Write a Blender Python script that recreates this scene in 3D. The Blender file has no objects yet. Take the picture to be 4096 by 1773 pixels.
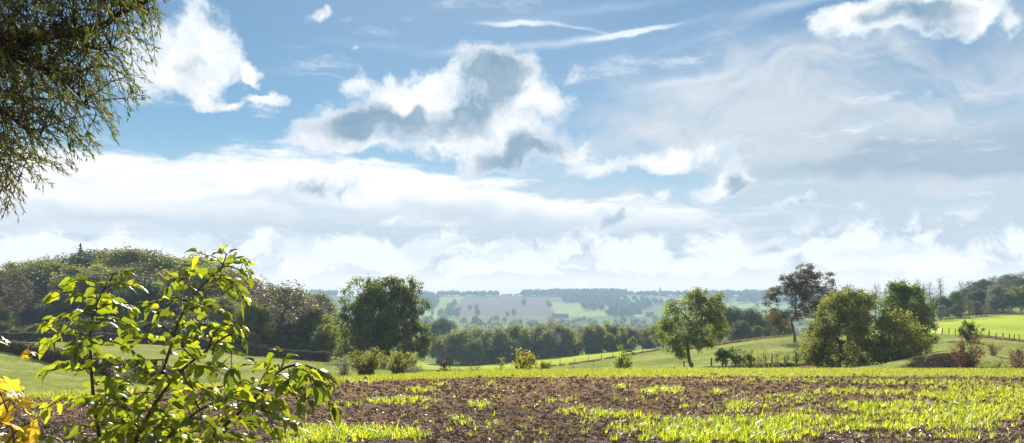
import bpy, math, random, sys
import numpy as np
from mathutils import Vector, Matrix

# ------------------------------------------------------------------ scene
S = bpy.context.scene
COL = S.collection
F, HOR, CAMZ = 3547.0, 1230.0, 1.25          # focal length and horizon in photo pixels, eye height
rnd = np.random.default_rng(7)
random.seed(7)
SUN_AZ, SUN_EL = math.radians(-4.0), math.radians(27.0)

def P(px, py, d):
    """world point seen at photo pixel (px, py) at depth d"""
    return np.array([(px - 2048.0) / F * d, d, CAMZ - (py - HOR) / F * d])

# ------------------------------------------------------------------ numpy noise
_perm = np.random.default_rng(3).random((256, 256))
def vnoise(x, y):
    xi = np.floor(x).astype(np.int64); yi = np.floor(y).astype(np.int64)
    fx = x - xi; fy = y - yi
    fx = fx * fx * (3 - 2 * fx); fy = fy * fy * (3 - 2 * fy)
    a = _perm[xi & 255, yi & 255]; b = _perm[(xi + 1) & 255, yi & 255]
    c = _perm[xi & 255, (yi + 1) & 255]; d = _perm[(xi + 1) & 255, (yi + 1) & 255]
    return (a * (1 - fx) + b * fx) * (1 - fy) + (c * (1 - fx) + d * fx) * fy
def fbm(x, y, o=4):
    s = np.zeros_like(np.asarray(x, float)); a = .5
    for k in range(o):
        s = s + a * vnoise(x * 2**k + 17.3 * k, y * 2**k + 5.1 * k); a *= .5
    return s / (1 - .5**o)
def sstep(a, b, x):
    t = np.clip((x - a) / (b - a), 0, 1); return t * t * (3 - 2 * t)

# ------------------------------------------------------------------ mesh helpers
def mesh_np(name, verts, faces, mats=(), smooth=False, attrs=None, mat_idx=None):
    """verts (N,3); faces (M,k) array or a list of such arrays"""
    if not isinstance(faces, list): faces = [faces]
    faces = [np.asarray(f, np.int32) for f in faces if len(f)]
    me = bpy.data.meshes.new(name)
    verts = np.ascontiguousarray(verts, np.float32)
    me.vertices.add(len(verts)); me.vertices.foreach_set('co', verts.ravel())
    loops = np.concatenate([f.ravel() for f in faces])
    tot = np.concatenate([np.full(len(f), f.shape[1], np.int32) for f in faces])
    st = np.concatenate([[0], np.cumsum(tot)[:-1]]).astype(np.int32)
    me.loops.add(len(loops)); me.loops.foreach_set('vertex_index', loops)
    me.polygons.add(len(tot)); me.polygons.foreach_set('loop_start', st)
    me.polygons.foreach_set('use_smooth', np.full(len(tot), bool(smooth)))
    for m in mats: me.materials.append(m)
    if mat_idx is not None: me.polygons.foreach_set('material_index', np.asarray(mat_idx, np.int32))
    if attrs:
        for k, v in attrs.items():
            a = me.attributes.new(k, 'FLOAT', 'POINT'); a.data.foreach_set('value', np.asarray(v, np.float32))
    me.update(calc_edges=True)
    return me

def obj(name, me, parent=None, loc=None):
    o = bpy.data.objects.new(name, me); COL.objects.link(o)
    if parent is not None: o.parent = parent
    if loc is not None: o.location = loc
    return o
def tag(o, label=None, cat=None, group=None, kind=None):
    if label: o['label'] = label
    if cat: o['category'] = cat
    if group: o['group'] = group
    if kind: o['kind'] = kind
    return o
def thing(name, label, cat, loc=(0, 0, 0), group=None):
    o = bpy.data.objects.new(name, None); COL.objects.link(o)
    o.empty_display_size = .3; o.location = loc
    return tag(o, label, cat, group)
def clone(root, loc, rotz=0., scale=(1, 1, 1), label=None, group=None):
    r = root.copy(); COL.objects.link(r)
    r.location = loc; r.rotation_euler = (0, 0, rotz); r.scale = scale
    if label: r['label'] = label
    if group: r['group'] = group
    for ch in root.children:
        c = ch.copy(); COL.objects.link(c); c.parent = r
        for g in ch.children:
            e = g.copy(); COL.objects.link(e); e.parent = c
    return r

class MB:
    """collects shapes, becomes ONE mesh"""
    def __init__(s): s.v = []; s.f = {}; s.n = 0; s.t = []
    def add(s, v, f, tint=.5):
        v = np.asarray(v, float); f = np.asarray(f, np.int64)
        s.v.append(v); s.f.setdefault(f.shape[1], []).append(f + s.n); s.n += len(v)
        s.t.append(np.broadcast_to(np.asarray(tint, float), (len(v),)))
    def box(s, c, h, rz=0., tint=.5):
        c = np.asarray(c, float); hx, hy, hz = h
        q = np.array([[x, y, z] for z in (-1, 1) for x, y in ((-1, -1), (1, -1), (1, 1), (-1, 1))], float) * (hx, hy, hz)
        ca, sa = math.cos(rz), math.sin(rz)
        q = np.stack([q[:, 0] * ca - q[:, 1] * sa, q[:, 0] * sa + q[:, 1] * ca, q[:, 2]], 1) + c
        s.add(q, [[3, 2, 1, 0], [4, 5, 6, 7], [0, 1, 5, 4], [1, 2, 6, 5], [2, 3, 7, 6], [3, 0, 4, 7]], tint)
    def tubes(s, p0, p1, r0, r1, n=5, tint=.5, cap=False):
        p0 = np.atleast_2d(p0).astype(float); p1 = np.atleast_2d(p1).astype(float)
        m = len(p0); r0 = np.broadcast_to(r0, (m,)); r1 = np.broadcast_to(r1, (m,))
        d = p1 - p0; L = np.linalg.norm(d, axis=1, keepdims=True); d = d / np.maximum(L, 1e-9)
        ref = np.where(np.abs(d[:, 2:3]) > .9, [[1., 0, 0]], [[0., 0, 1]])
        u = np.cross(d, ref); u /= np.maximum(np.linalg.norm(u, axis=1, keepdims=True), 1e-9); w = np.cross(d, u)
        a = np.arange(n) / n * 2 * math.pi
        ring = u[:, None] * np.cos(a)[None, :, None] + w[:, None] * np.sin(a)[None, :, None]
        v = np.concatenate([p0[:, None] + ring * r0[:, None, None], p1[:, None] + ring * r1[:, None, None]], 1)
        i = np.arange(n); j = (i + 1) % n
        q = np.stack([i, j, j + n, i + n], 1)
        f = (q[None] + (np.arange(m) * 2 * n)[:, None, None]).reshape(-1, 4)
        if np.ndim(tint): tint = np.repeat(tint, 2 * n)
        s.add(v.reshape(-1, 3), f, tint)
        if cap:
            s.f.setdefault(n, []).append((np.arange(n)[None] + n + (np.arange(m) * 2 * n)[:, None]) + s.n - len(v.reshape(-1, 3)))
    def path(s, pts, rad, n=6, tint=.5):
        """one continuous tube through pts"""
        pts = np.asarray(pts, float); m = len(pts); rad = np.broadcast_to(rad, (m,))
        d = np.gradient(pts, axis=0); d /= np.maximum(np.linalg.norm(d, axis=1, keepdims=True), 1e-9)
        ref = np.array([0.31, .2, .93]) if abs(d[0, 2]) < .8 else np.array([1., .1, 0])
        u = np.cross(d, ref); u /= np.maximum(np.linalg.norm(u, axis=1, keepdims=True), 1e-9); w = np.cross(d, u)
        a = np.arange(n) / n * 2 * math.pi
        v = pts[:, None] + (u[:, None] * np.cos(a)[None, :, None] + w[:, None] * np.sin(a)[None, :, None]) * rad[:, None, None]
        i = np.arange(n); j = (i + 1) % n
        q = np.stack([i, j, j + n, i + n], 1)
        f = (q[None] + (np.arange(m - 1) * n)[:, None, None]).reshape(-1, 4)
        s.add(v.reshape(-1, 3), f, tint)
        s.f.setdefault(n, []).append(np.arange(n)[None] + s.n - n)
    def leaves(s, c, a, side, l, w, fold=.15, tint=.5):
        """diamond leaf faces: base point c, unit axis a, unit side vector, length l, half width w"""
        m = len(c); l = np.broadcast_to(l, (m,))[:, None]; w = np.broadcast_to(w, (m,))[:, None]
        nrm = np.cross(a, side)
        v = np.stack([c, c + a * l * .45 + side * w + nrm * w * fold, c + a * l, c + a * l * .45 - side * w + nrm * w * fold], 1)
        f = np.arange(4)[None] + (np.arange(m) * 4)[:, None]
        if np.ndim(tint): tint = np.repeat(tint, 4)
        s.add(v.reshape(-1, 3), f, tint)
    def mesh(s, name, mats, smooth=False):
        fs = [np.concatenate(x) for x in s.f.values()]
        return mesh_np(name, np.concatenate(s.v), fs, mats, smooth, {'tint': np.concatenate(s.t)})

def unit(v): return v / np.maximum(np.linalg.norm(v, axis=-1, keepdims=True), 1e-9)
def rand_dirs(n, rng): return unit(rng.normal(size=(n, 3)))
def smooth_path(pts, k=6):
    """Catmull-Rom through pts"""
    p = np.asarray(pts, float); p = np.vstack([2 * p[0] - p[1], p, 2 * p[-1] - p[-2]])
    out = []
    for i in range(1, len(p) - 2):
        for t in np.arange(k) / k:
            a, b, c, d = p[i - 1], p[i], p[i + 1], p[i + 2]
            out.append(.5 * ((2 * b) + (c - a) * t + (2 * a - 5 * b + 4 * c - d) * t * t + (-a + 3 * b - 3 * c + d) * t**3))
    out.append(p[-2]); return np.array(out)

# ------------------------------------------------------------------ materials
def nodes_of(name):
    m = bpy.data.materials.new(name); m.use_nodes = True
    nt = m.node_tree; nt.nodes.clear()
    return m, nt, (lambda t, **k: mk(nt, t, **k)), nt.links.new
def mk(nt, t, **k):
    n = nt.nodes.new(t)
    for a, v in k.items():
        if a.startswith('i_'):
            key = a[2:]; n.inputs[int(key) if key.isdigit() else key].default_value = v
        else: setattr(n, a, v)
    return n
def ramp(n, stops):
    e = n.color_ramp.elements
    while len(e) > 1: e.remove(e[-1])
    e[0].position = stops[0][0]; e[0].color = (*stops[0][1], 1)
    for p, c in stops[1:]:
        x = e.new(p); x.color = (*c, 1)
def leaf_mat(name, stops, trans=.5, tboost=(2.2, 1.9, 1.0), rough=.5, spec=.06, vary=.22):
    """leaf: reflecting and letting light through, colour from each leaf's own tint"""
    m, nt, N, L = nodes_of(name)
    at = N('ShaderNodeAttribute', attribute_name='tint')
    cr = N('ShaderNodeValToRGB'); ramp(cr, stops); oi = N('ShaderNodeObjectInfo'); ma = N('ShaderNodeMath', operation='MULTIPLY_ADD'); L(oi.outputs['Random'], ma.inputs[0]); ma.inputs[1].default_value = vary; ma.inputs[2].default_value = -vary / 2
    ad = N('ShaderNodeMath', operation='ADD', use_clamp=True); L(at.outputs['Fac'], ad.inputs[0]); L(ma.outputs[0], ad.inputs[1]); L(ad.outputs[0], cr.inputs[0])
    pr = N('ShaderNodeBsdfPrincipled', i_Roughness=rough); pr.inputs['Specular IOR Level'].default_value = spec
    L(cr.outputs[0], pr.inputs['Base Color'])
    mul = N('ShaderNodeMix', data_type='RGBA', blend_type='MULTIPLY'); mul.inputs[0].default_value = 1
    L(cr.outputs[0], mul.inputs[6]); mul.inputs[7].default_value = (*tboost, 1)
    tr = N('ShaderNodeBsdfTranslucent'); L(mul.outputs[2], tr.inputs[0])
    mx = N('ShaderNodeMixShader', i_0=trans); L(pr.outputs[0], mx.inputs[1]); L(tr.outputs[0], mx.inputs[2])
    out = N('ShaderNodeOutputMaterial'); L(mx.outputs[0], out.inputs[0])
    return m
def ground_mat(name, stops, scale=1., detail=8, rough=.95, bump=.0, bscale=4., stops2=None, scale2=.1, spec=.0):
    m, nt, N, L = nodes_of(name)
    g = N('ShaderNodeNewGeometry')
    nz = N('ShaderNodeTexNoise', i_Scale=scale, i_Detail=detail, i_Roughness=.62); L(g.outputs['Position'], nz.inputs['Vector'])
    cr = N('ShaderNodeValToRGB'); ramp(cr, stops); L(nz.outputs[0], cr.inputs[0])
    col = cr.outputs[0]
    if stops2:
        n2 = N('ShaderNodeTexNoise', i_Scale=scale2, i_Detail=5); L(g.outputs['Position'], n2.inputs['Vector'])
        c2 = N('ShaderNodeValToRGB'); ramp(c2, stops2); L(n2.outputs[0], c2.inputs[0])
        mu = N('ShaderNodeMix', data_type='RGBA', blend_type='MULTIPLY'); mu.inputs[0].default_value = 1
        L(col, mu.inputs[6]); L(c2.outputs[0], mu.inputs[7]); col = mu.outputs[2]
    pr = N('ShaderNodeBsdfPrincipled', i_Roughness=rough); pr.inputs['Specular IOR Level'].default_value = spec
    L(col, pr.inputs['Base Color'])
    if bump:
        nb = N('ShaderNodeTexNoise', i_Scale=bscale, i_Detail=6, i_Roughness=.7); L(g.outputs['Position'], nb.inputs['Vector'])
        bp = N('ShaderNodeBump', i_Strength=bump, i_Distance=.1); L(nb.outputs[0], bp.inputs['Height']); L(bp.outputs[0], pr.inputs['Normal'])
    out = N('ShaderNodeOutputMaterial'); L(pr.outputs[0], out.inputs[0])
    return m
# ------------------------------------------------------------------ camera
cam = bpy.data.cameras.new('camera'); co = bpy.data.objects.new('camera', cam); COL.objects.link(co)
co.location = (0, 0, CAMZ); co.rotation_euler = (math.pi / 2, 0, 0)
cam.sensor_width = 36; cam.lens = 36 * F / 4096; cam.shift_y = (HOR - 886.5) / 4096
cam.clip_start = .05; cam.clip_end = 40000
S.camera = co

# ------------------------------------------------------------------ sun
sl = bpy.data.lights.new('sun', 'SUN'); sl.energy = 4.6; sl.angle = math.radians(.5); sl.color = (1, .93, .82)
so = bpy.data.objects.new('sun', sl); COL.objects.link(so)
to_sun = Vector((math.sin(SUN_AZ) * math.cos(SUN_EL), math.cos(SUN_AZ) * math.cos(SUN_EL), math.sin(SUN_EL)))
so.rotation_euler = to_sun.to_track_quat('Z', 'Y').to_euler(); so.location = to_sun * 300

# ------------------------------------------------------------------ sky with clouds
W = bpy.data.worlds.new('World'); S.world = W; W.use_nodes = True
wt = W.node_tree; wt.nodes.clear()
def N(t, **k): return mk(wt, t, **k)
L = wt.links.new
def M(op, a, b=None, c=None, clamp=False):
    n = N('ShaderNodeMath', operation=op, use_clamp=clamp)
    for i, v in enumerate((a, b, c)):
        if v is None: continue
        if isinstance(v, (int, float)): n.inputs[i].default_value = v
        else: L(v, n.inputs[i])
    return n.outputs[0]
def SS(v, a, b):
    n = N('ShaderNodeMapRange', interpolation_type='SMOOTHSTEP', i_1=a, i_2=b, i_3=0., i_4=1.); L(v, n.inputs[0]); return n.outputs[0]
def MIX(f, a, b):
    n = N('ShaderNodeMix', data_type='RGBA')
    for i, v in ((0, f), (6, a), (7, b)):
        if isinstance(v, tuple): n.inputs[i].default_value = (*v, 1)
        elif isinstance(v, (int, float)): n.inputs[i].default_value = v
        else: L(v, n.inputs[i])
    return n.outputs[2]
def VM(op, a, b):
    n = N('ShaderNodeVectorMath', operation=op)
    for i, v in enumerate((a, b)):
        if isinstance(v, tuple): n.inputs[i].default_value = v
        elif isinstance(v, (int, float)): n.inputs['Scale'].default_value = v
        else: L(v, n.inputs[i])
    return n.outputs[0]
def XYZ(x, y, z=0.):
    n = N('ShaderNodeCombineXYZ')
    for i, v in enumerate((x, y, z)):
        if isinstance(v, (int, float)): n.inputs[i].default_value = v
        else: L(v, n.inputs[i])
    return n.outputs[0]
def NOISE(vec, scale, detail, rough=.55, out=0):
    n = N('ShaderNodeTexNoise', i_Scale=scale, i_Detail=detail, i_Roughness=rough); L(vec, n.inputs['Vector']); return n.outputs[out]

tc = N('ShaderNodeTexCoord'); sp = N('ShaderNodeSeparateXYZ'); L(tc.outputs['Generated'], sp.inputs[0])
X, Y, Z = sp.outputs
AZ = M('ARCTAN2', X, Y); EL = M('ARCSINE', Z)
DIR = XYZ(AZ, EL)                                   # azimuth and elevation in radians
def dirof(px, py):
    u = px - 2048.; return math.atan(u / F), math.atan((HOR - py) / math.hypot(F, u))
big = NOISE(DIR, 9., 3, .5, 1); fine = NOISE(DIR, 34., 3, .55, 1)
W1 = VM('SCALE', VM('SUBTRACT', big, (.5, .5, .5)), .09)
W2 = VM('SCALE', VM('SUBTRACT', fine, (.5, .5, .5)), .035)
WARP = VM('ADD', VM('ADD', DIR, VM('SCALE', W1, .75)), W2)
THIN = VM('ADD', VM('ADD', DIR, VM('SCALE', W1, .12)), VM('SCALE', W2, .25))
SOFT = VM('ADD', DIR, W1)
def blob(vec, px, py, rx, ry, rot=0., w=1.):
    a, e = dirof(px, py)
    m = N('ShaderNodeMapping', vector_type='TEXTURE'); L(vec, m.inputs[0])
    m.inputs[1].default_value = (a, e, 0); m.inputs[2].default_value = (0, 0, math.radians(rot)); m.inputs[3].default_value = (rx / F, ry / F, 1)
    g = N('ShaderNodeTexGradient', gradient_type='SPHERICAL'); L(m.outputs[0], g.inputs[0])
    return g.outputs[1], w
def pile(vec, items, op='ADD'):
    acc = None
    for it in items:
        g, w = blob(vec, *it)
        if acc is None: acc = M('MULTIPLY', g, w)
        elif op == 'ADD': acc = M('MULTIPLY_ADD', g, w, acc)
        else: acc = M('MAXIMUM', acc, M('MULTIPLY', g, w))
    return acc

sky = N('ShaderNodeTexSky', sky_type='NISHITA', sun_disc=False, sun_elevation=SUN_EL, sun_rotation=SUN_AZ, altitude=150, air_density=1.0, dust_density=0., ozone_density=3.)
tint = N('ShaderNodeMix', data_type='RGBA', blend_type='MULTIPLY'); tint.inputs[0].default_value = 1
L(sky.outputs[0], tint.inputs[6]); tint.inputs[7].default_value = (.265, .305, .295, 1)
# coordinates on a flat cloud deck, for streaks that close up towards the horizon
ze = M('ADD', M('MAXIMUM', Z, 0.), .06)
DECK = XYZ(M('DIVIDE', X, ze), M('DIVIDE', Y, ze))
deck_f = NOISE(DECK, 1.9, 10, .7); deck_l = NOISE(DECK, .55, 4, .5)
cf = NOISE(WARP, 20., 9, .68)                        # billows of the cumulus edge
streak_v = N('ShaderNodeMapping'); L(SOFT, streak_v.inputs[0]); streak_v.inputs[2].default_value = (0, 0, math.radians(-9)); streak_v.inputs[3].default_value = (5., 34., 1)
streak = NOISE(streak_v.outputs[0], 1., 6, .6)

K = 8.4                                            # background strength is 0.1
def C(r, g, b): return (r * K, g * K, b * K)
WHITE, PALE, VEIL, SHADE = C(.48, .48, .48), C(.435, .445, .455), C(.27, .30, .335), C(.10, .165, .225)
# thin veil over the whole right half and a pale brightening towards the horizon
veil = pile(SOFT, [(3100, 430, 1500, 520, 8, 1.5), (4000, 620, 1100, 700, 0, 1.1), (2700, 560, 900, 300, 12, .9), (3300, 950, 1600, 420, 0, 1.4), (1000, 1000, 2200, 420, 0, 1.7), (2600, 1130, 3000, 330, 0, 1.6)])
sw = N('ShaderNodeMapping'); L(VM('ADD', SOFT, W1), sw.inputs[0]); sw.inputs[2].default_value = (0, 0, math.radians(-14)); sw.inputs[3].default_value = (4., 13., 1)
swirl = NOISE(sw.outputs[0], 1., 7, .58)
veil = M('MULTIPLY', veil, M('MULTIPLY', M('SUBTRACT', swirl, .22), M('ADD', M('MULTIPLY', streak, 1.6), 1.6)))
holes = pile(SOFT, [(2640, 560, 300, 60, 20, .7), (2560, 740, 420, 110, 0, .9), (2500, 330, 500, 80, 10, .4)])
greys = pile(SOFT, [(3850, 590, 800, 130, 4, 1.3), (4050, 660, 500, 90, 0, 1.0), (3300, 520, 500, 60, 8, .5), (3400, 690, 700, 70, 3, .5), (3700, 260, 500, 70, 14, .5)])
veil = M('MULTIPLY', SS(M('SUBTRACT', veil, M('MULTIPLY', holes, .75)), .0, 1.5), .95)
base = MIX(SS(EL, .2, .03), tint.outputs[2], C(.28, .33, .38))
col = MIX(veil, base, MIX(SS(M('ADD', swirl, M('MULTIPLY', streak, .4)), .45, .95), C(.25, .29, .328), C(.325, .345, .367)))
col = MIX(M('MULTIPLY', SS(M('MULTIPLY', greys, M('ADD', streak, .5)), .05, 1.1), .72), col, C(.135, .195, .245))
glow = pile(DIR, [(1890, -260, 1500, 1000, 0, 1.0)])
col = MIX(M('MULTIPLY', SS(glow, .0, 1.2), .25), col, C(.34, .37, .39))
# ice streaks
ci = pile(THIN, [(2080, 92, 210, 15, -2, 1.2), (2120, 90, 420, 30, -2, .4), (2330, 112, 150, 10, -9, .7), (2530, 126, 220, 15, 7, 1.3), (2400, 150, 520, 26, 7, .5), (2260, 165, 420, 30, 6, .45), (1900, 200, 330, 30, 6, .5), (2500, 20, 900, 40, 5, .42), (2700, 330, 800, 30, 6, .42), (1300, 300, 330, 12, 0, .5), (1500, 180, 500, 40, -2, .35), (3150, 15, 500, 36, 6, .5), (2900, 120, 500, 40, 14, .4), (3050, 200, 600, 50, 16, .4)])
ci = M('MULTIPLY', ci, M('ADD', streak, .25))
col = MIX(M('MULTIPLY', SS(ci, .06, 1.0), .8), col, C(.42, .46, .49))
# long cloud deck
sheet = pile(VM('ADD', THIN, VM('SCALE', W1, .2)), [(600, 775, 1000, 195, -3, 1.3), (1650, 780, 900, 165, -7, 1.3), (2450, 860, 800, 95, -3, 1.0), (1120, 550, 360, 46, 2, .62), (-100, 775, 900, 210, 0, 1.1), (950, 640, 600, 50, 0, .4)])
sheet = M('ADD', sheet, M('MULTIPLY', M('SUBTRACT', deck_f, .5), 2.6))
gaps = pile(SOFT, [(1000, 545, 420, 60, 0, 1.0), (1530, 650, 260, 42, 3, 1.0), (1750, 690, 240, 34, 6, .8), (2380, 760, 420, 70, 4, 1.0), (2700, 760, 300, 60, 0, .8), (700, 500, 500, 90, 0, .8)])
sheet = M('SUBTRACT', sheet, gaps)
far = SS(Y, -.1, -.5)                               # unseen broken cloud added behind the camera to lift the shadows
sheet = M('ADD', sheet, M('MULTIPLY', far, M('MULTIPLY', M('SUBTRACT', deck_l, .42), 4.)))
sa = SS(sheet, .08, .8)
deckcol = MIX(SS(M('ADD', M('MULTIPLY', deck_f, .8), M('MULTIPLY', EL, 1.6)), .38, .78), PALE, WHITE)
deckcol = VM('SCALE', deckcol, 1.); deckcol.node.inputs['Scale'].default_value = 1.; L(M('MULTIPLY_ADD', far, 1.6, 1.), deckcol.node.inputs['Scale'])  # unseen cloud behind the camera brightened as fill for camera-facing sides
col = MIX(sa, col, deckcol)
# grey shade under the deck
under = pile(SOFT, [(1900, 890, 1000, 80, -5, 1.0), (900, 800, 600, 40, -2, .6), (500, 850, 700, 60, -2, .8), (2700, 1000, 700, 70, 0, .8), (300, 700, 250, 40, 5, .5), (1100, 860, 500, 60, 0, .5)])
col = MIX(M('MULTIPLY', SS(M('MULTIPLY', under, M('ADD', deck_f, .3)), .1, .8), .75), col, C(.25, .30, .35))
# low row of cumulus on the skyline
rowm = M('MULTIPLY', SS(EL, .028, .048), M('SUBTRACT', 1., SS(EL, .058, .095)))
rown = N('ShaderNodeMapping'); L(WARP, rown.inputs[0]); rown.inputs[3].default_value = (15., 27., 1)
rowd = M('ADD', NOISE(rown.outputs[0], 1., 8, .6), M('MULTIPLY', rowm, .2))
col = MIX(M('MULTIPLY', SS(EL, .115, .085), M('MULTIPLY', SS(EL, .03, .06), .6)), col, C(.26, .31, .36))
ra = M('MULTIPLY', SS(rowd, .54, .68), M('SUBTRACT', 1., SS(EL, .075, .11)))
col = MIX(M('MULTIPLY', ra, .8), col, C(.52, .52, .52))
# cumulus
cum = [(730, 190, 230, 230, 0, 1.1), (840, 110, 130, 120, 0, .9), (950, 225, 170, 85, -42, 1.0), (1030, 285, 70, 60, -50, .9), (850, 300, 110, 130, 0, .7), (600, 260, 200, 160, 0, .9), (820, 375, 40, 60, 0, .5), (930, 345, 80, 40, -20, -.4), (700, 350, 90, 40, 0, -.5), (1040, 335, 70, 22, -20, -.8), (640, 60, 80, 60, 0, -.5),
  (1110, 385, 90, 48, 12, 1.2), (960, 405, 130, 36, 12, .75), (1265, 40, 85, 50, 40, .8), (1450, 190, 40, 24, 20, .6),
  (1490, 460, 330, 170, 24, 1.2), (1340, 530, 190, 110, 20, .9), (1640, 370, 190, 130, 10, 1.0), (1900, 330, 300, 160, 25, 1.2), (2070, 310, 170, 120, -10, 1.1), (2000, 480, 320, 130, 18, 1.1), (1750, 540, 300, 140, 8, .9), (2170, 390, 180, 80, -8, 1.0), (1400, 325, 100, 48, 15, .9), (1480, 600, 260, 60, 0, .6),
  (2080, 600, 300, 120, 15, 1.25), (1920, 660, 150, 70, 18, .8), (2270, 590, 140, 60, -6, .9),
  (2450, 660, 240, 52, 4, 1.0), (2720, 615, 230, 80, 22, 1.2), (2950, 588, 230, 52, 10, 1.1), (2600, 665, 200, 60, 5, .8),
  (2890, 735, 180, 90, 25, 1.1), (2965, 705, 115, 95, 0, 1.1), (2790, 780, 120, 45, 20, .8),
  (3480, 70, 300, 110, 5, 1.2), (3720, 40, 300, 95, 0, 1.2), (3380, 100, 180, 90, -10, .8), (3880, 10, 220, 80, 0, .9), (4060, 90, 70, 60, 30, .8), (3950, 60, 120, 40, 20, .5),
  (3190, 822, 110, 42, 15, 1.0), (3440, 840, 60, 45, 0, .8), (2650, 790, 80, 40, 20, .9), (3290, 880, 130, 16, 0, .6),
  (2480, 885, 160, 55, 4, 1.1), (3090, 950, 170, 55, 8, 1.1), (2900, 930, 110, 40, 8, .7), (3480, 990, 200, 36, 0, .8), (3680, 1000, 60, 40, 30, .6),
  (1250, 770, 230, 70, 5, .9), (1390, 775, 90, 60, 0, .8), (1600, 868, 120, 30, 4, .8), (400, 930, 150, 50, 15, .8), (720, 945, 170, 60, 8, .8), (2010, 985, 150, 60, 10, 1.0), (1160, 985, 220, 70, 6, .8), (1730, 1000, 220, 60, 6, .8), (2280, 1020, 180, 40, 0, .8),
  (2290, 280, 60, 40, 50, .7), (3740, 365, 90, 34, 35, .55)]
cd = pile(WARP, cum)
cd = M('ADD', M('MULTIPLY', cd, .95), M('MULTIPLY', M('SUBTRACT', cf, .5), M('ADD', .2, M('MULTIPLY', SS(cd, 0., .3), 2.3))))
ca = SS(cd, .14, .78)
core = pile(VM('ADD', SOFT, W2), [(1500, 500, 330, 130, 10, 1.15), (1450, 450, 150, 120, 45, .6), (1650, 520, 150, 110, 0, .8), (1745, 400, 80, 190, -18, -1.0), (1890, 400, 270, 190, 28, 1.3), (2030, 300, 170, 90, 25, .8), (2080, 610, 280, 100, 17, 1.3),
  (2960, 715, 85, 75, 0, .9), (2990, 775, 130, 40, 6, .8), (3640, 55, 300, 80, 4, 1.1), (2500, 895, 130, 42, 2, .9), (3090, 962, 120, 50, 0, .9), (1265, 765, 110, 48, 15, .8), (1385, 775, 70, 46, 20, .8), (3220, 825, 60, 28, 10, .8), (2030, 995, 80, 40, 0, .6), (760, 230, 150, 90, 10, .5)])
core = M('MULTIPLY', SS(M('ADD', core, M('MULTIPLY', M('SUBTRACT', cf, .5), 1.25)), .14, .85), SS(cd, .3, 1.0))
lit = SS(M('ADD', cd, M('MULTIPLY', M('SUBTRACT', NOISE(WARP, 15., 6, .6), .5), 3.2)), .1, 1.7)
ccol = MIX(core, MIX(lit, C(.30, .345, .39), WHITE), MIX(SS(cf, .35, .65), SHADE, C(.16, .215, .265)))
ccol = MIX(M('MULTIPLY', SS(EL, .16, .06), .35), ccol, C(.44, .465, .485))
col = MIX(ca, col, ccol)
col = MIX(M('MULTIPLY', SS(EL, .06, .0), .8), col, C(.95, .86, .76))
bg = N('ShaderNodeBackground', i_Strength=.1); L(col, bg.inputs[0])
wo = N('ShaderNodeOutputWorld'); L(bg.outputs[0], wo.inputs[0])
W.cycles.sampling_method = 'NONE'

S.view_settings.view_transform = 'Standard'; S.view_settings.look = 'None'; S.view_settings.gamma = 1
S.view_settings.exposure = 1.5
# ------------------------------------------------------------------ terrain: heights read from the photograph, column by column
def edge_d(px):
    return np.interp(px, [-900, 0, 300, 900, 1340, 1700, 2048, 2770, 4096, 5000], [18, 20.5, 22, 27, 32, 37, 41, 44, 43, 43])
def send(px): return edge_d(px) * np.interp(px, [0, 900, 1500, 2100, 2700, 4096], [.97, .95, .9, .84, .8, .8])
def plane_py(d): return HOR + F * (1.25 / d + .042)
_cols = {            # px: [(depth, photo row of the ground there)]
  -700: [(26, 1600), (35, 1590), (95, 1400), (150, 1362), (200, 1330), (300, 1190)],
  0: [(26, 1606), (35, 1585), (60, 1478), (95, 1408), (150, 1368), (200, 1340), (300, 1215)],
  350: [(30, 1605), (45, 1560), (75, 1482), (150, 1370), (200, 1336), (300, 1207)],
  700: [(33, 1608), (45, 1580), (60, 1550), (100, 1450), (150, 1385), (200, 1355), (300, 1230)],
  1000: [(38, 1580), (50, 1550), (80, 1500), (110, 1455), (150, 1420), (200, 1380), (300, 1265)],
  1340: [(42, 1560), (75, 1495), (110, 1468), (150, 1450), (200, 1416), (300, 1372)],
  1700: [(50, 1542), (100, 1508), (140, 1480), (220, 1478), (320, 1458)],
  2048: [(55, 1530), (120, 1490), (160, 1478), (220, 1462), (320, 1448)],
  2400: [(60, 1516), (120, 1478), (180, 1445), (230, 1428), (320, 1412)],
  2770: [(60, 1516), (100, 1480), (125, 1455), (180, 1400), (210, 1385), (320, 1385)],
  3170: [(60, 1518), (80, 1490), (100, 1464), (110, 1440), (150, 1370), (180, 1345), (220, 1358), (320, 1363)],
  3500: [(60, 1512), (100, 1470), (130, 1400), (160, 1350), (200, 1329), (320, 1296)],
  3800: [(58, 1514), (75, 1482), (85, 1410), (110, 1368), (150, 1338), (190, 1300), (260, 1290), (320, 1262), (450, 1225)],
  4096: [(56, 1516), (70, 1486), (85, 1430), (110, 1388), (140, 1370), (180, 1310), (240, 1284), (320, 1220), (450, 1195)],
  4800: [(56, 1520), (70, 1490), (110, 1390), (140, 1375), (240, 1280), (450, 1180)],
}
_cp = []
for px_, rows in _cols.items():
    e = float(edge_d(px_)); _cp += [(px_, e * .96, plane_py(e * .96)), (px_, e * 1.04, plane_py(e * 1.04) + 1)]
    _cp += [(px_, d, y) for d, y in rows]
    if px_ < 1200: _cp += [(px_, 460, 1190 + max(0, px_) * .06)]
    k = .5 if px_ < 1200 or px_ > 3700 else 1.
    _cp += [(px_, 700, HOR + 192 * k), (px_, 1000, HOR + 145 * k), (px_, 1500, HOR + 90 * k), (px_, 1900, 1268), (px_, 2400, 1222), (px_, 2900, 1187), (px_, 3300, 1185), (px_, 5000, 1203)]
_cp = np.array(_cp)
_S = np.stack([_cp[:, 0] / 900, np.log(_cp[:, 1]) * 2.4], 1)
def _U(r2): return .5 * r2 * np.log(r2 + 1e-9)
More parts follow.
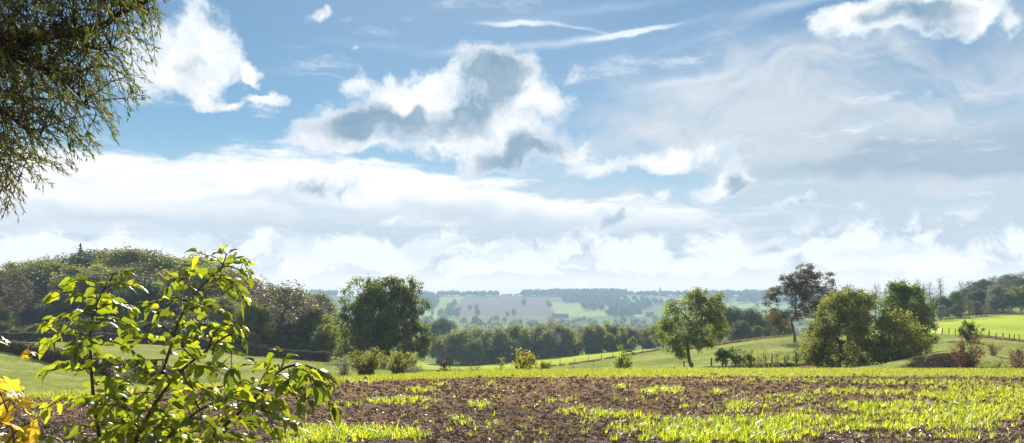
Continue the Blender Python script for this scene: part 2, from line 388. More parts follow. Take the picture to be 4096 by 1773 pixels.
def _tps_fit(A, v, lam=.004):
    n = len(A); K_ = _U(((A[:, None] - A[None]) ** 2).sum(2)) + lam * np.eye(n)
    Q = np.hstack([np.ones((n, 1)), A]); Z_ = np.zeros((3, 3))
    return np.linalg.solve(np.block([[K_, Q], [Q.T, Z_]]), np.concatenate([v, np.zeros(3)]))
_wt = _tps_fit(_S, _cp[:, 2])
GX = np.arange(-1400, 5601, 40.); GD = np.linspace(math.log(2.), math.log(9000.), 620)
_gu, _gv = np.meshgrid(GX, GD, indexing='ij')
_q = np.stack([np.clip(_gu.ravel(), -700, 4800) / 900, np.clip(_gv.ravel(), math.log(16), math.log(5200)) * 2.4], 1)
_py = np.zeros(len(_q))
for i0 in range(0, len(_q), 20000):
    b = _q[i0:i0 + 20000]
    _py[i0:i0 + 20000] = _U(((b[:, None] - _S[None]) ** 2).sum(2)) @ _wt[:-3] + _wt[-3] + b @ _wt[-2:]
_py = _py.reshape(_gu.shape)
def ground_py(px, d):
    px = np.asarray(px, float); d = np.maximum(np.asarray(d, float), .3)
    u = np.clip((px - GX[0]) / 40., 0, len(GX) - 1.001); v = np.clip((np.log(d) - GD[0]) / (GD[1] - GD[0]), 0, len(GD) - 1.001)
    i = u.astype(int); j = v.astype(int); fu = u - i; fv = v - j
    t = (_py[i, j] * (1 - fu) + _py[i + 1, j] * fu) * (1 - fv) + (_py[i, j + 1] * (1 - fu) + _py[i + 1, j + 1] * fu) * fv
    e = edge_d(px); k = sstep(.97, 1.06, d / e)
    return plane_py(d) * (1 - k) + t * k
def carve(px, d):
    """sunken lane in front of the steep earth banks"""
    z = np.zeros(np.shape(d))
    for a, b, bd, h in ((3600, 3960, 85.5, 1.5), (2800, 3270, 104, 1.4), (4000, 5600, 71, 1.3)):
        k = sstep(a, a + 130, px + 60 * np.sin(d * .9)) * (1 - sstep(b - 130, b, px + 50 * np.sin(d * .7 + 1))); z = z - h * k * (1 - sstep(bd - 2.2, bd + 1.0, d + (fbm(px / 110., d * .02, 2) - .5) * 4)) * sstep(bd - 16, bd - 7, d)
    return z
def gz(x, y):
    x = np.asarray(x, float); y = np.asarray(y, float); d = np.maximum(y, 2.)
    px = 2048 + F * x / d
    return np.where(y < 2., -.042 * y, CAMZ - (ground_py(px, d) - HOR) / F * d + carve(px, d))
def G(px, d):
    """point on the ground in photo column px at depth d"""
    x = (px - 2048.) / F * d; return np.array([x, d, float(gz(x, d))])

def inpoly(x, y, poly):
    r = np.zeros(np.shape(x), bool); n = len(poly)
    for i in range(n):
        (x0, y0), (x1, y1) = poly[i], poly[(i + 1) % n]
        c = (y0 > y) != (y1 > y)
        r ^= c & (x < (x1 - x0) * (y - y0) / ((y1 - y0) if y1 != y0 else 1e-9) + x0)
    return r

# ground materials (real-world colours)
G_soil = ground_mat('soil', [(.25, (.13, .083, .048)), (.5, (.24, .158, .096)), (.75, (.36, .26, .175))], 5., 9, .95, .9, 30., [(.3, (.75, .75, .75)), (.7, (1.15, 1.1, 1.05))], .35)
G_verge = ground_mat('verge_turf', [(.3, (.10, .13, .03)), (.55, (.24, .29, .06)), (.75, (.36, .39, .10))], 3., 8, .9, .5, 20.)
G_past = ground_mat('pasture_turf', [(.3, (.12, .15, .04)), (.5, (.20, .225, .065)), (.72, (.30, .295, .12))], 1.1, 10, .95, 1., 3., [(.33, (.66, .74, .62)), (.65, (1.12, 1.1, 1.12))], .09)
G_crop = ground_mat('young_crop', [(.3, (.24, .30, .045)), (.6, (.31, .37, .055)), (.8, (.38, .41, .08))], .5, 9, .9, .6, 4., [(.35, (.85, .88, .85)), (.65, (1.08, 1.06, 1.0))], .03)
G_hill = ground_mat('hill_turf', [(.3, (.11, .145, .05)), (.7, (.19, .23, .085))], .02, 8)
G_stub = ground_mat('hill_plough', [(.3, (.14, .11, .095)), (.7, (.20, .165, .14))], .03, 6)
G_mead = ground_mat('hill_crop', [(.3, (.21, .27, .10)), (.7, (.28, .34, .13))], .02, 6)
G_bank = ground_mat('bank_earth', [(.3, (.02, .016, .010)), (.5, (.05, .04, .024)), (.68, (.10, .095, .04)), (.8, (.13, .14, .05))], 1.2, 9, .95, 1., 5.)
G_path = ground_mat('path_gravel', [(.3, (.38, .34, .29)), (.7, (.5, .46, .4))], 2., 6)

# one grid of ground beyond the ploughed field, dealt out to its kinds of land
px_c = np.concatenate([-np.geomspace(1500, 26000, 24)[::-1], np.arange(-1400, 5601, 6.), np.geomspace(5700, 30000, 24)])
d_r = np.concatenate([np.geomspace(17, 60, 170), np.geomspace(60.4, 460, 330), np.geomspace(465, 9000, 190)])
PXg, Dg = np.meshgrid(px_c, d_r, indexing='ij')
Xg = (PXg - 2048.) / F * Dg
PYg = ground_py(PXg, Dg); Zg = CAMZ - (PYg - HOR) / F * Dg
rough = (fbm(Xg * .35, Dg * .35, 4) - .5) * .30 * sstep(30, 70, Dg) + (fbm(Xg * 1.7 + 9, Dg * 1.7, 3) - .5) * .12 * sstep(25, 40, Dg) * (Dg < 160)
Zg = Zg + rough * (Dg < 600) * sstep(1.05, 1.3, Dg / edge_d(PXg))
Zg = Zg + carve(PXg, Dg)
Zg = np.where(Dg > 5500, Zg - (Dg - 5500) * .02, Zg)
nx, nd = PXg.shape
pc = (PXg[:-1, :-1] + PXg[1:, 1:]) / 2; dc = (Dg[:-1, :-1] + Dg[1:, 1:]) / 2; yc = (PYg[:-1, :-1] + PYg[1:, 1:]) / 2
wob = (fbm(pc / 25., np.log(dc) * 30, 3) - .5)
ed = edge_d(pc)
fence_d = np.interp(pc, [1000, 1750, 2230, 2400, 2510, 2720], [140, 150, 168, 185, 200, 216])
Zone = np.zeros(pc.shape, int)                                             # 0 pasture
Zone[dc > 330] = 4
Zone[(dc > fence_d) & (dc < 330) & (pc > 1640) & (pc < 2790)] = 2           # young crop in the valley
Zone[(pc > 3640) & (dc > np.interp(pc, [3640, 3750, 4096, 5600], [165, 152, 141, 140]) + wob * 4) & (dc < 275)] = 2
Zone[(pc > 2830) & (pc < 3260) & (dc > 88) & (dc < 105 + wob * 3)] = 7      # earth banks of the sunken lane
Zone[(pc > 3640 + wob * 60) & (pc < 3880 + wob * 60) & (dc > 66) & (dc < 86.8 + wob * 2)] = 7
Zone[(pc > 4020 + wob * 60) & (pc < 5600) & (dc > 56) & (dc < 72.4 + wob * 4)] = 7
Zone[(pc > 1660) & (pc < 1790) & (abs(dc - (296 + (pc - 1720) * .15)) < 5)] = 8
for poly, z in (([(1660, 1178), (4000, 1178), (4000, 1215), (1660, 1215)], 4),
                ([(1650, 1222), (1730, 1207), (1800, 1206), (1790, 1222), (1770, 1245), (1745, 1275), (1650, 1275)], 6),
                ([(1750, 1190), (1860, 1187), (1845, 1212), (1760, 1207)], 6),
                ([(1860, 1187), (2190, 1190), (2330, 1205), (2300, 1206), (2190, 1206), (2230, 1262), (1830, 1270), (1850, 1240), (1800, 1250)], 5),
                ([(2190, 1206), (2310, 1212), (2390, 1232), (2440, 1250), (2425, 1265), (2240, 1268), (2210, 1240)], 6),
                ([(2400, 1224), (2480, 1238), (2430, 1240)], 6),
                ([(2480, 1182), (2640, 1180), (2640, 1190), (2490, 1194)], 6), ([(2500, 1196), (2700, 1190), (2800, 1205), (2780, 1212), (2640, 1210), (2510, 1206)], 6),
                ([(2560, 1210), (2700, 1210), (2710, 1226), (2600, 1222)], 5),
                ([(2860, 1210), (3150, 1200), (3150, 1238), (2900, 1232)], 6)):
    Zone[inpoly(pc, yc, poly) & (dc > 1300) & (dc < 3250)] = z
Zone[dc < send(pc) + wob * 1.6] = -1                                           # field mesh lies there
verge_w = np.interp(pc, [0, 900, 1500, 2100, 2700, 4096], [.6, 1.0, 3.0, 6.0, 7.0, 7.5])
Zone[(dc >= send(pc) + wob * 1.6) & (dc < ed * 1.12)] = 1
vid = np.arange(nx * nd).reshape(nx, nd)
Q_all = np.stack([vid[:-1, :-1], vid[1:, :-1], vid[1:, 1:], vid[:-1, 1:]], 2)
V_all = np.stack([Xg, Dg, Zg], 2).reshape(-1, 3)
def patch(name, sel, mat, v=V_all, q=Q_all):
    f = q[sel].reshape(-1, 4)
    if not len(f): return None
    u, inv = np.unique(f, return_inverse=True)
    o = obj(name, mesh_np(name, v[u], inv.reshape(-1, 4), [mat], True)); return tag(o, kind='structure')
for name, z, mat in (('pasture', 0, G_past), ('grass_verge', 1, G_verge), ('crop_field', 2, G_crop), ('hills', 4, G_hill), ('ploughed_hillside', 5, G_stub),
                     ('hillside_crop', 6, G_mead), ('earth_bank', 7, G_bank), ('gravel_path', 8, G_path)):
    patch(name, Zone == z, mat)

# the ploughed field itself, with its crumbled surface
fx = np.concatenate([-np.geomspace(700, 26000, 16)[::-1], np.arange(-650, 4751, 5.), np.geomspace(4800, 30000, 16)])
ft = np.concatenate([np.linspace(0, .45, 26)[:-1], .45 + .55 * np.linspace(0, 1, 400)])
FXg, Tg = np.meshgrid(fx, ft, indexing='ij')
dend = send(FXg) + 1.2
# rows evenly spaced in 1/d beyond 9 m
FD = np.where(Tg < .45, 2 + (9 - 2) * Tg / .45, 1 / (1 / 9. + (1 / (dend * 1.02) - 1 / 9.) * (Tg - .45) / .55))
FX = (FXg - 2048) / F * FD
def clod_h(x, y):
    n = fbm(x * 2.1, y * 2.1, 3); m = fbm(x * 9 + 40, y * 9, 4); r = 1 - np.abs(2 * fbm(x * 5.5 + 7, y * 5.5, 3) - 1)
    return (n - .5) * .05 + (m - .45) * .06 + (r - .8) * .05
FZ = CAMZ - (ground_py(FXg, FD) - HOR) / F * FD + clod_h(FX, FD) * sstep(.0, .3, (dend - FD) / 4) - .05 * sstep(1.6, 0., dend - FD)
fv = np.stack([FX, FD, FZ], 2).reshape(-1, 3); n0, n1 = FX.shape
fid = np.arange(n0 * n1).reshape(n0, n1)
fq = np.stack([fid[:-1, :-1], fid[1:, :-1], fid[1:, 1:], fid[:-1, 1:]], 2)
patch('ploughed_field', np.ones(fq.shape[:2], bool), G_soil, fv, fq)
bk = np.array([[x, y, -.042 * 2 - .02 + (0 if y > 1.9 else .0)] for y in (2.02, -400) for x in (-6000, 6000)], float)
tag(obj('ground', mesh_np("ground", bk, np.array([[0, 2, 3, 1]]), [G_past])), kind='structure')

# ------------------------------------------------------------------ air
hz_m, nt, N_, L_ = nodes_of('haze_air')
pv = N_('ShaderNodeVolumePrincipled'); pv.inputs['Color'].default_value = (.34, .47, .66, 1); pv.inputs['Density'].default_value = 3.2e-4; pv.inputs['Anisotropy'].default_value = 0.
o_ = N_('ShaderNodeOutputMaterial'); L_(pv.outputs[0], o_.inputs['Volume'])
hb = MB(); hb.box((0, 3000, -4), (6200, 6600, 80))
tag(obj('haze', hb.mesh('haze', [hz_m])), kind='stuff')
C_ = S.cycles
C_.use_denoising = True; C_.denoiser = 'OPENIMAGEDENOISE'
C_.max_bounces = 5; C_.diffuse_bounces = 3; C_.glossy_bounces = 2; C_.transmission_bounces = 4; C_.volume_bounces = 1; C_.transparent_max_bounces = 4
C_.caustics_reflective = False; C_.caustics_refractive = False
C_.sample_clamp_indirect = 4
# ------------------------------------------------------------------ trees
def bark_mat(name, a, b):
    m, nt, N, L = nodes_of(name)
    tcn = N('ShaderNodeTexCoord'); mp = N('ShaderNodeMapping'); L(tcn.outputs['Object'], mp.inputs[0]); mp.inputs[3].default_value = (9, 9, 2)
    nz = N('ShaderNodeTexNoise', i_Scale=1.5, i_Detail=8, i_Roughness=.7); L(mp.outputs[0], nz.inputs['Vector'])
    cr = N('ShaderNodeValToRGB'); ramp(cr, [(.3, a), (.7, b)]); L(nz.outputs[0], cr.inputs[0])
    pr = N('ShaderNodeBsdfPrincipled', i_Roughness=.9); pr.inputs['Specular IOR Level'].default_value = .15; L(cr.outputs[0], pr.inputs['Base Color'])
    bp = N('ShaderNodeBump', i_Strength=.6, i_Distance=.03); L(nz.outputs[0], bp.inputs['Height']); L(bp.outputs[0], pr.inputs['Normal'])
    o = N('ShaderNodeOutputMaterial'); L(pr.outputs[0], o.inputs[0]); return m
M_bark = bark_mat('bark', (.045, .036, .028), (.12, .10, .08))
M_birch = bark_mat('birch_bark', (.10, .09, .08), (.5, .48, .44))
M_dark = bark_mat('twig_bark', (.03, .022, .018), (.085, .062, .048))
L_oak = leaf_mat('leaf_oak', [(0, (.03, .05, .016)), (.5, (.055, .082, .023)), (.9, (.10, .125, .033)), (1, (.15, .09, .03))], .5, (2.6, 2.3, 1.0))
L_green = leaf_mat('leaf_green', [(0, (.045, .07, .02)), (.5, (.08, .12, .03)), (1, (.14, .17, .04))], .55, (2.9, 2.5, 1.0))
L_autumn = leaf_mat('leaf_autumn', [(0, (.04, .06, .02)), (.4, (.08, .105, .028)), (.75, (.13, .15, .036)), (1, (.17, .16, .045))], .5)
L_yell = leaf_mat('leaf_yellowing', [(0, (.05, .075, .02)), (.45, (.11, .13, .03)), (.8, (.19, .19, .04)), (1, (.23, .19, .04))], .55, (2.8, 2.4, 1.0))
L_dark = leaf_mat('leaf_dark', [(0, (.026, .043, .02)), (.6, (.05, .072, .028)), (1, (.095, .115, .034))], .35, (1.8, 1.7, 1.))
L_brown = leaf_mat('leaf_brown', [(0, (.055, .045, .028)), (.5, (.09, .078, .042)), (1, (.14, .125, .055))], .4, (1.6, 1.4, 1.1))
L_red = leaf_mat('leaf_red', [(0, (.035, .02, .018)), (.6, (.07, .035, .026)), (1, (.09, .06, .03))], .3, (1.5, 1.3, 1.1))
L_silver = leaf_mat('leaf_silver', [(0, (.09, .10, .07)), (.5, (.16, .17, .12)), (1, (.25, .25, .18))], .4, (1.3, 1.3, 1.1))
L_needle = leaf_mat('needle', [(0, (.015, .028, .014)), (1, (.035, .055, .024))], .2)

def fill_lobes(lobes, n, rng, shell=2.4, zmin=.03):
    lobes = np.array(lobes, float); vol = lobes[:, 3] * lobes[:, 4] * lobes[:, 5]
    k = rng.choice(len(lobes), n, p=vol ** .8 / (vol ** .8).sum())
    d = rand_dirs(n, rng); r = rng.random(n) ** (1 / shell)
    p = lobes[k, :3] + d * r[:, None] * lobes[k, 3:6]
    p[:, 2] = np.maximum(p[:, 2], zmin + rng.random(n) * .1); return p
def grow(mb, tips, start, rng, r_tip=.012, step=.5, expo=.47, n_side=5, up=.15):
    """limbs from start that split again and again until they reach every tip"""
    P0, P1, R0, R1 = [], [], [], []
    stack = [(np.asarray(start, float), np.arange(len(tips)), None)]
    while stack:
        p, idx, rp = stack.pop()
        r = r_tip * len(idx) ** expo
        if rp is None: rp = r
        if len(idx) == 1:
            P0.append(p); P1.append(tips[idx[0]]); R0.append(min(rp, r * 1.6)); R1.append(r * .5); continue
        v = tips[idx]
        c = v.mean(0); q = p + (c - p) * (step + rng.normal() * .06)
        q += rng.normal(size=3) * np.linalg.norm(c - p) * .07; q[2] += up * np.linalg.norm((c - p)[:2]) * .25
        P0.append(p); P1.append(q); R0.append(min(rp, r * 1.25)); R1.append(r)
        g = 2 if len(idx) < 12 or rng.random() < .7 else 3
        d = unit(v - q); s = [int(rng.integers(len(idx)))]
        while len(s) < g: s.append(int(np.argmin(np.max(d @ d[s].T, axis=1))))
        lab = np.argmax(d @ d[s].T, axis=1)
        for k in range(g):
            sub = idx[lab == k]
            if len(sub): stack.append((q, sub, r))
    mb.tubes(np.array(P0), np.array(P1), np.array(R0), np.array(R1), n_side)
def leaf_cloud(mb, tips, per, sig, l, rng, droop=.2, wr=.32, spread=.25, tint0=.5, tvar=.25):
    n = len(tips) * per
    t = np.repeat(np.arange(len(tips)), per)
    c = tips[t] + rng.normal(size=(n, 3)) * np.asarray(sig)
    a = rand_dirs(n, rng); a[:, 2] -= droop; a = unit(a)
    sd = unit(np.cross(a, rand_dirs(n, rng)))
    ct = rng.normal(size=len(tips)) * spread
    tint = np.clip(tint0 + ct[t] + rng.normal(size=n) * tvar, 0, 1)
    mb.leaves(c, a, sd, l * (.65 + .7 * rng.random(n)), l * wr * (.7 + .6 * rng.random(n)), .25, tint)
def tree_meshes(name, seed, lobes, ntips, per, sig, leaf, lm, bm=None, fork=.3, base=(0, 0, 0), trunk=None, r_tip=.012, shell=2.4, tint0=.5, spread=.25, step=.5, n_side=5, wr=.34, bare=None, tvar=.13, expo=.47):
    rng = np.random.default_rng(seed)
    tips = fill_lobes(lobes, ntips, rng, shell)
    wood = MB(); H = tips[:, 2].max()
    r0 = r_tip * ntips ** expo
    if trunk is None: trunk = [(0, 0, -.3), (rng.normal() * .02 * H, rng.normal() * .02 * H, fork * H * .5), (rng.normal() * .03 * H, rng.normal() * .03 * H, fork * H)]
    tp = smooth_path(trunk, 5); k = np.linspace(0, 1, len(tp))
    wood.path(tp, r0 * (1.15 + .5 * np.exp(-k * 6)) * (1 - .1 * k), 9)
    grow(wood, tips, tp[-1], rng, r_tip, step, expo, n_side)
    lv = MB(); lt = tips
    if bare is not None: lt = tips[~bare(tips, rng)]
    leaf_cloud(lv, lt, per, sig, leaf, rng, tint0=tint0, spread=spread, wr=wr, tvar=tvar)
    return wood.mesh(name + '_trunk', [bm or M_bark]), lv.mesh(name + '_crown', [lm])
def plant_tree(meshes, name, label, cat, loc, rz=0, sc=(1, 1, 1), group=None):
    t = thing(name, label, cat, loc, group); t.rotation_euler = (0, 0, rz); t.scale = sc
    obj('trunk', meshes[0], t); obj('crown', meshes[1], t); return t
def ball_lobes(H, Wd, low, n, seed, fat=.5):
    """uneven crown: one main body and several bulges"""
    rng = np.random.default_rng(seed); h = H * (1 - low)
    L0 = [(0, 0, H * low + h * .5, Wd * .36, Wd * .36, h * .42)]
    for i in range(n):
        a = rng.random() * 6.28; z = rng.random(); rr = Wd * .5 * math.sin(math.pi * (.18 + .72 * z)) * .68
        s = Wd * (.12 + .11 * rng.random()) * (fat / .5)
        L0.append((rr * math.cos(a), rr * math.sin(a), H * low + h * (.1 + .78 * z), s, s, s * (.8 + .4 * rng.random())))
    L0.append((0, 0, H - Wd * .16, Wd * .17, Wd * .17, Wd * .16)); return L0

# ---- the oak that stands alone in the middle
def at(px, py, d, o):
    return P(px, py, d) - o
D = 140.; o0 = G(1535, D); s_ = D / F
lob = []
for px, py, rx, rz, y in ((1530, 1180, 105, 72, 0), (1440, 1200, 75, 80, 0), (1620, 1180, 70, 65, 0), (1400, 1290, 85, 95, -1), (1660, 1220, 62, 90, 0), (1530, 1280, 130, 110, 1), (1660, 1330, 75, 95, -1), (1420, 1370, 90, 80, 0), (1540, 1390, 110, 70, -2),
                      (1650, 1400, 72, 60, 1), (1500, 1150, 60, 40, 2), (1575, 1140, 50, 34, -2), (1370, 1390, 45, 50, 1), (1700, 1370, 40, 60, 0), (1530, 1230, 120, 90, 4), (1530, 1330, 120, 90, -4)):
    c = P(px, py, D) - o0; lob.append((c[0], y * 1.0, c[2], rx * s_, rx * s_ * .9, rz * s_))
oak = tree_meshes('oak', 11, lob, 620, 62, (.34, .34, .3), .34, L_oak, fork=.2, r_tip=.016, tint0=.45, spread=.2, shell=2.2)
plant_tree(oak, 'oak_tree', 'big dark green oak with a broad dense crown, standing alone in the middle', 'tree', o0)

# ---- leaning tree on the field edge
D = 100.; o0 = G(2768, D); s_ = D / F; lob = []
for px, py, rx, rz, y in ((2850, 1240, 62, 58, 0), (2780, 1215, 60, 45, 1), (2690, 1235, 55, 40, -1), (2870, 1310, 45, 55, 0), (2770, 1290, 70, 60, 1.2), (2680, 1300, 50, 45, -.5), (2700, 1370, 58, 50, .5), (2780, 1360, 60, 45, -1), (2655, 1330, 32, 40, 0), (2720, 1420, 38, 22, 0), (2830, 1370, 40, 30, 1), (2790, 1180, 45, 22, 0), (2860, 1190, 36, 25, 0)):
    c = P(px, py, D) - o0; lob.append((c[0], y * .8, c[2], rx * s_, rx * s_ * .9, rz * s_))
def tr(px, py, D, o): c = P(px, py, D) - o; return (c[0], 0., c[2])
lone = tree_meshes('leaning', 21, lob, 600, 42, (.2, .2, .18), .17, L_green, trunk=[tr(2772, 1486, D, o0), tr(2766, 1466, D, o0), tr(2757, 1440, D, o0), tr(2752, 1405, D, o0), tr(2748, 1375, D, o0)], r_tip=.0085, shell=2.0, tint0=.55,
                   bare=lambda t, r: (t[:, 0] < -.6) & (t[:, 2] > 6.0) & (r.random(len(t)) < .5))
plant_tree(lone, 'field_tree', 'leaning tree with a curved dark trunk and airy light green crown on the field edge', 'tree', o0)

L_open = leaf_mat('leaf_open', [(0, (.025, .038, .016)), (.55, (.045, .06, .022)), (.75, (.085, .065, .03)), (1, (.13, .06, .03))], .4, (1.8, 1.7, 1.))
# ---- tall open tree with bare forks
D = 150.; o0 = G(3185, D); s_ = D / F; lob = []
for px, py, rx, rz, y in ((3220, 1105, 60, 42, 0), (3300, 1130, 52, 40, 1), (3160, 1130, 50, 36, -1), (3330, 1180, 36, 30, 0), (3110, 1175, 42, 30, 0), (3095, 1210, 36, 22, 1), (3250, 1170, 60, 40, 2), (3130, 1270, 55, 35, -2), (3180, 1200, 50, 40, -2), (3290, 1230, 50, 50, 0), (3200, 1255, 40, 44, 1), (3245, 1230, 50, 44, -1), (3190, 1150, 60, 44, 0), (3100, 1255, 40, 24, 0), (3130, 1310, 48, 22, 1), (3225, 1075, 30, 22, 0)):
    c = P(px, py, D) - o0; lob.append((c[0] * 1.1, y * 1., c[2], rx * s_ * 1.15, rx * s_, rz * s_ * 1.1))
M3 = tree_meshes('open', 31, lob, 460, 66, (.28, .28, .18), .2, L_open, trunk=[tr(3180, 1372, D, o0), tr(3178, 1340, D, o0), tr(3172, 1310, D, o0), tr(3165, 1290, D, o0)], r_tip=.0095, shell=2.4, tint0=.5, step=.42, spread=.3)
plant_tree(M3, 'open_crowned_tree', 'tall dark tree with an open crown and visible forking limbs behind the bushy maples', 'tree', o0)

# ---- bushy maples at the sunken lane
D = 100.; o0 = G(3360, D); s_ = D / F; lob = []
for px, py, rx, rz, y in ((3400, 1200, 70, 55, 0), (3330, 1230, 60, 65, -1), (3460, 1230, 60, 65, 1), (3290, 1320, 70, 75, 0), (3370, 1300, 90, 90, -1.5), (3450, 1320, 80, 90, 1), (3250, 1390, 55, 60, 0), (3330, 1400, 80, 85, 0), (3430, 1420, 80, 65, -1), (3260, 1440, 50, 42, 1), (3390, 1170, 36, 28, 0), (3340, 1190, 28, 30, 1), (3480, 1190, 30, 30, 0)):
    c = P(px, py, D) - o0; lob.append((c[0], y * .9, c[2], rx * s_, rx * s_ * .9, rz * s_))
M4 = tree_meshes('maple', 41, lob, 600, 46, (.27, .27, .24), .22, L_yell, fork=.12, r_tip=.011, tint0=.28, spread=.2)
plant_tree(M4, 'bushy_maple', 'large olive and yellow bushy maple, leafy to the ground, before the tall open tree', 'tree', o0)
D = 97.; o0 = G(3590, D); s_ = D / F; lob = []
for px, py, rx, rz, y in ((3600, 1290, 60, 50, 0), (3540, 1310, 50, 50, 0), (3660, 1340, 55, 50, 1), (3580, 1370, 80, 70, -1), (3680, 1390, 50, 45, 0), (3520, 1400, 55, 60, 0), (3600, 1430, 90, 45, 0), (3700, 1380, 24, 24, 0), (3590, 1255, 30, 22, 0)):
    c = P(px, py, D) - o0; lob.append((c[0], y * .9, c[2], rx * s_, rx * s_ * .9, rz * s_))
M5 = tree_meshes('maple2', 42, lob, 360, 34, (.27, .27, .24), .22, L_yell, fork=.1, r_tip=.012, tint0=.26, spread=.2, shell=2.2)
plant_tree(M5, 'bushy_maple', 'lower spreading maple with visible branches beside the larger one and the dark bank', 'tree', o0)
D = 125.; o0 = G(3620, D); s_ = D / F; lob = []
for px, py, rx, rz, y in ((3620, 1190, 72, 60, 0), (3570, 1220, 50, 50, 0), (3680, 1230, 55, 50, 1), (3630, 1270, 90, 60, 0), (3700, 1290, 45, 50, 0), (3560, 1280, 50, 50, 0), (3640, 1340, 80, 50, -1), (3600, 1150, 45, 26, 0), (3660, 1165, 38, 24, 0), (3715, 1350, 32, 40, 0)):
    c = P(px, py, D) - o0; lob.append((c[0], y * .9, c[2], rx * s_, rx * s_ * .9, rz * s_))
M6 = tree_meshes('round', 43, lob, 360, 52, (.3, .3, .26), .27, L_green, fork=.2, r_tip=.014, tint0=.3, spread=.24)
plant_tree(M6, 'round_tree', 'round dark green tree with a domed crown behind the two bushy maples', 'tree', o0)

# ---- kinds of woodland tree, each built once and set out one by one
KIND = {}
KIND['beech'] = tree_meshes('beech', 51, ball_lobes(17, 13, .1, 12, 1), 250, 92, (.6, .6, .55), .38, L_autumn, r_tip=.022, fork=.3, tint0=.42, spread=.2, shell=3.2)
KIND['beech_b'] = tree_meshes('beechb', 52, ball_lobes(16, 14, .08, 14, 2), 250, 92, (.6, .6, .55), .38, L_dark, r_tip=.022, fork=.3, tint0=.6, spread=.24, shell=3.2)
KIND['hornbeam'] = tree_meshes('hornbeam', 53, ball_lobes(15, 11, .08, 11, 3), 220, 90, (.55, .55, .5), .36, L_yell, r_tip=.02, fork=.2, tint0=.22, spread=.22, shell=3.2)
KIND['thin'] = tree_meshes('thin', 54, ball_lobes(15, 11, .15, 11, 4), 260, 14, (.3, .3, .3), .32, L_brown, r_tip=.018, fork=.25, tint0=.5, spread=.2, shell=2.2)
KIND['slender'] = tree_meshes('slender', 55, [(0, 0, 9, 2.2, 2.2, 6.4), (.6, .2, 12, 1.7, 1.7, 3.2), (-.7, 0, 8, 1.8, 1.8, 3.4), (.2, -.5, 5, 2, 2, 3), (.9, .3, 6, 1.5, 1.5, 3), (-.2, .2, 14.6, .9, .9, 1.6)], 170, 36, (.38, .38, .5), .36, L_yell, r_tip=.014, fork=.3, tint0=.4, spread=.24, shell=2.6, bm=M_birch)
KIND['slender_b'] = tree_meshes('slenderb', 56, [(0, 0, 8, 2.8, 2.8, 6.2), (1, .2, 10.6, 1.9, 1.9, 3), (-1, 0, 7, 2, 2, 3.6), (.5, -.5, 4.6, 2.2, 2.2, 3), (-.3, .2, 12.6, 1.4, 1.4, 2)], 190, 40, (.42, .42, .5), .38, L_oak, r_tip=.014, fork=.3, tint0=.6, spread=.24, shell=2.6)
KIND['birch'] = tree_meshes('birch', 57, [(0, 0, 9.5, 1.7, 1.7, 6.0), (.5, 0, 6, 1.6, 1.6, 3), (-.6, .2, 8, 1.4, 1.4, 3), (0, .1, 14, .8, .8, 2)], 150, 18, (.3, .3, .45), .28, L_silver, r_tip=.011, fork=.35, tint0=.5, shell=2.2, bm=M_birch)
KIND['bare'] = tree_meshes('bare', 58, ball_lobes(11, 5, .3, 6, 6), 190, 4, (.2, .2, .2), .2, L_silver, r_tip=.011, fork=.4, shell=2., bm=M_bark)
KIND['silver'] = tree_meshes('silver', 59, ball_lobes(13, 10, .1, 11, 7), 230, 40, (.45, .45, .4), .4, L_silver, r_tip=.018, fork=.3, tint0=.4, shell=2.8)
def conifer(seed, H, Rr):
    rng = np.random.default_rng(seed); wd = MB(); lv = MB()
    wd.path([(0, 0, -.3), (0, 0, H * .5), (0, 0, H)], [.24, .14, .03], 7)
    for z in np.arange(1.2, H - .2, .42):
        r = Rr * (1 - z / H) * (.85 + .3 * rng.random())
        n = 7; a = rng.random() * 6.28 + np.arange(n) / n * 6.28 + rng.normal(size=n) * .2
        p0 = np.stack([np.zeros(n), np.zeros(n), np.full(n, z)], 1); p1 = np.stack([np.cos(a) * r, np.sin(a) * r, z - .3 * r + .1 * rng.normal(size=n)], 1)
        wd.tubes(p0, p1, .035, .01, 4)
        for t in np.linspace(.15, 1, 9):
            c = p0 + (p1 - p0) * t; m = np.repeat(c, 4, 0); dd = unit(np.repeat(p1 - p0, 4, 0) + rng.normal(size=(n * 4, 3)) * np.repeat(np.linalg.norm(p1 - p0, axis=1), 4)[:, None] * .6); dd[:, 2] -= .25; dd = unit(dd)
            lv.leaves(m, dd, unit(np.cross(dd, rand_dirs(len(dd), rng))), .5 * (1 - .72 * z / H), .1 * (1 - .5 * z / H), .2, rng.random(len(dd)))
    return wd.mesh('conifer_trunk', [M_bark]), lv.mesh('conifer_crown', [L_needle])
KIND['thicket'] = tree_meshes('thicket', 61, [(0, 0, 3, 3.2, 3.2, 3.0), (2, .5, 2.4, 2.4, 2.4, 2.4), (-2, -.5, 2.2, 2.5, 2.5, 2.2), (.6, .8, 5, 1.8, 1.8, 1.7), (-1.2, -1, 4.4, 1.9, 1.9, 1.8), (1.2, -1.6, 1.6, 2.4, 2.4, 1.6)], 220, 46, (.42, .42, .4), .42, L_dark, r_tip=.012, fork=.08, tint0=.6, spread=.25, shell=3.)
KIND['conifer'] = conifer(60, 15, 2.9)
NAMES = dict(beech='beech_tree', beech_b='beech_tree', hornbeam='hornbeam_tree', thin='bare_twigged_tree', slender='birch_tree', slender_b='alder_tree', birch='birch_tree', bare='bare_tree', silver='willow_tree', thicket='thicket_tree', conifer='spruce_tree')
HT = {k: max(v.co.z for v in m[1].vertices) for k, m in KIND.items()}
PROTO = {}
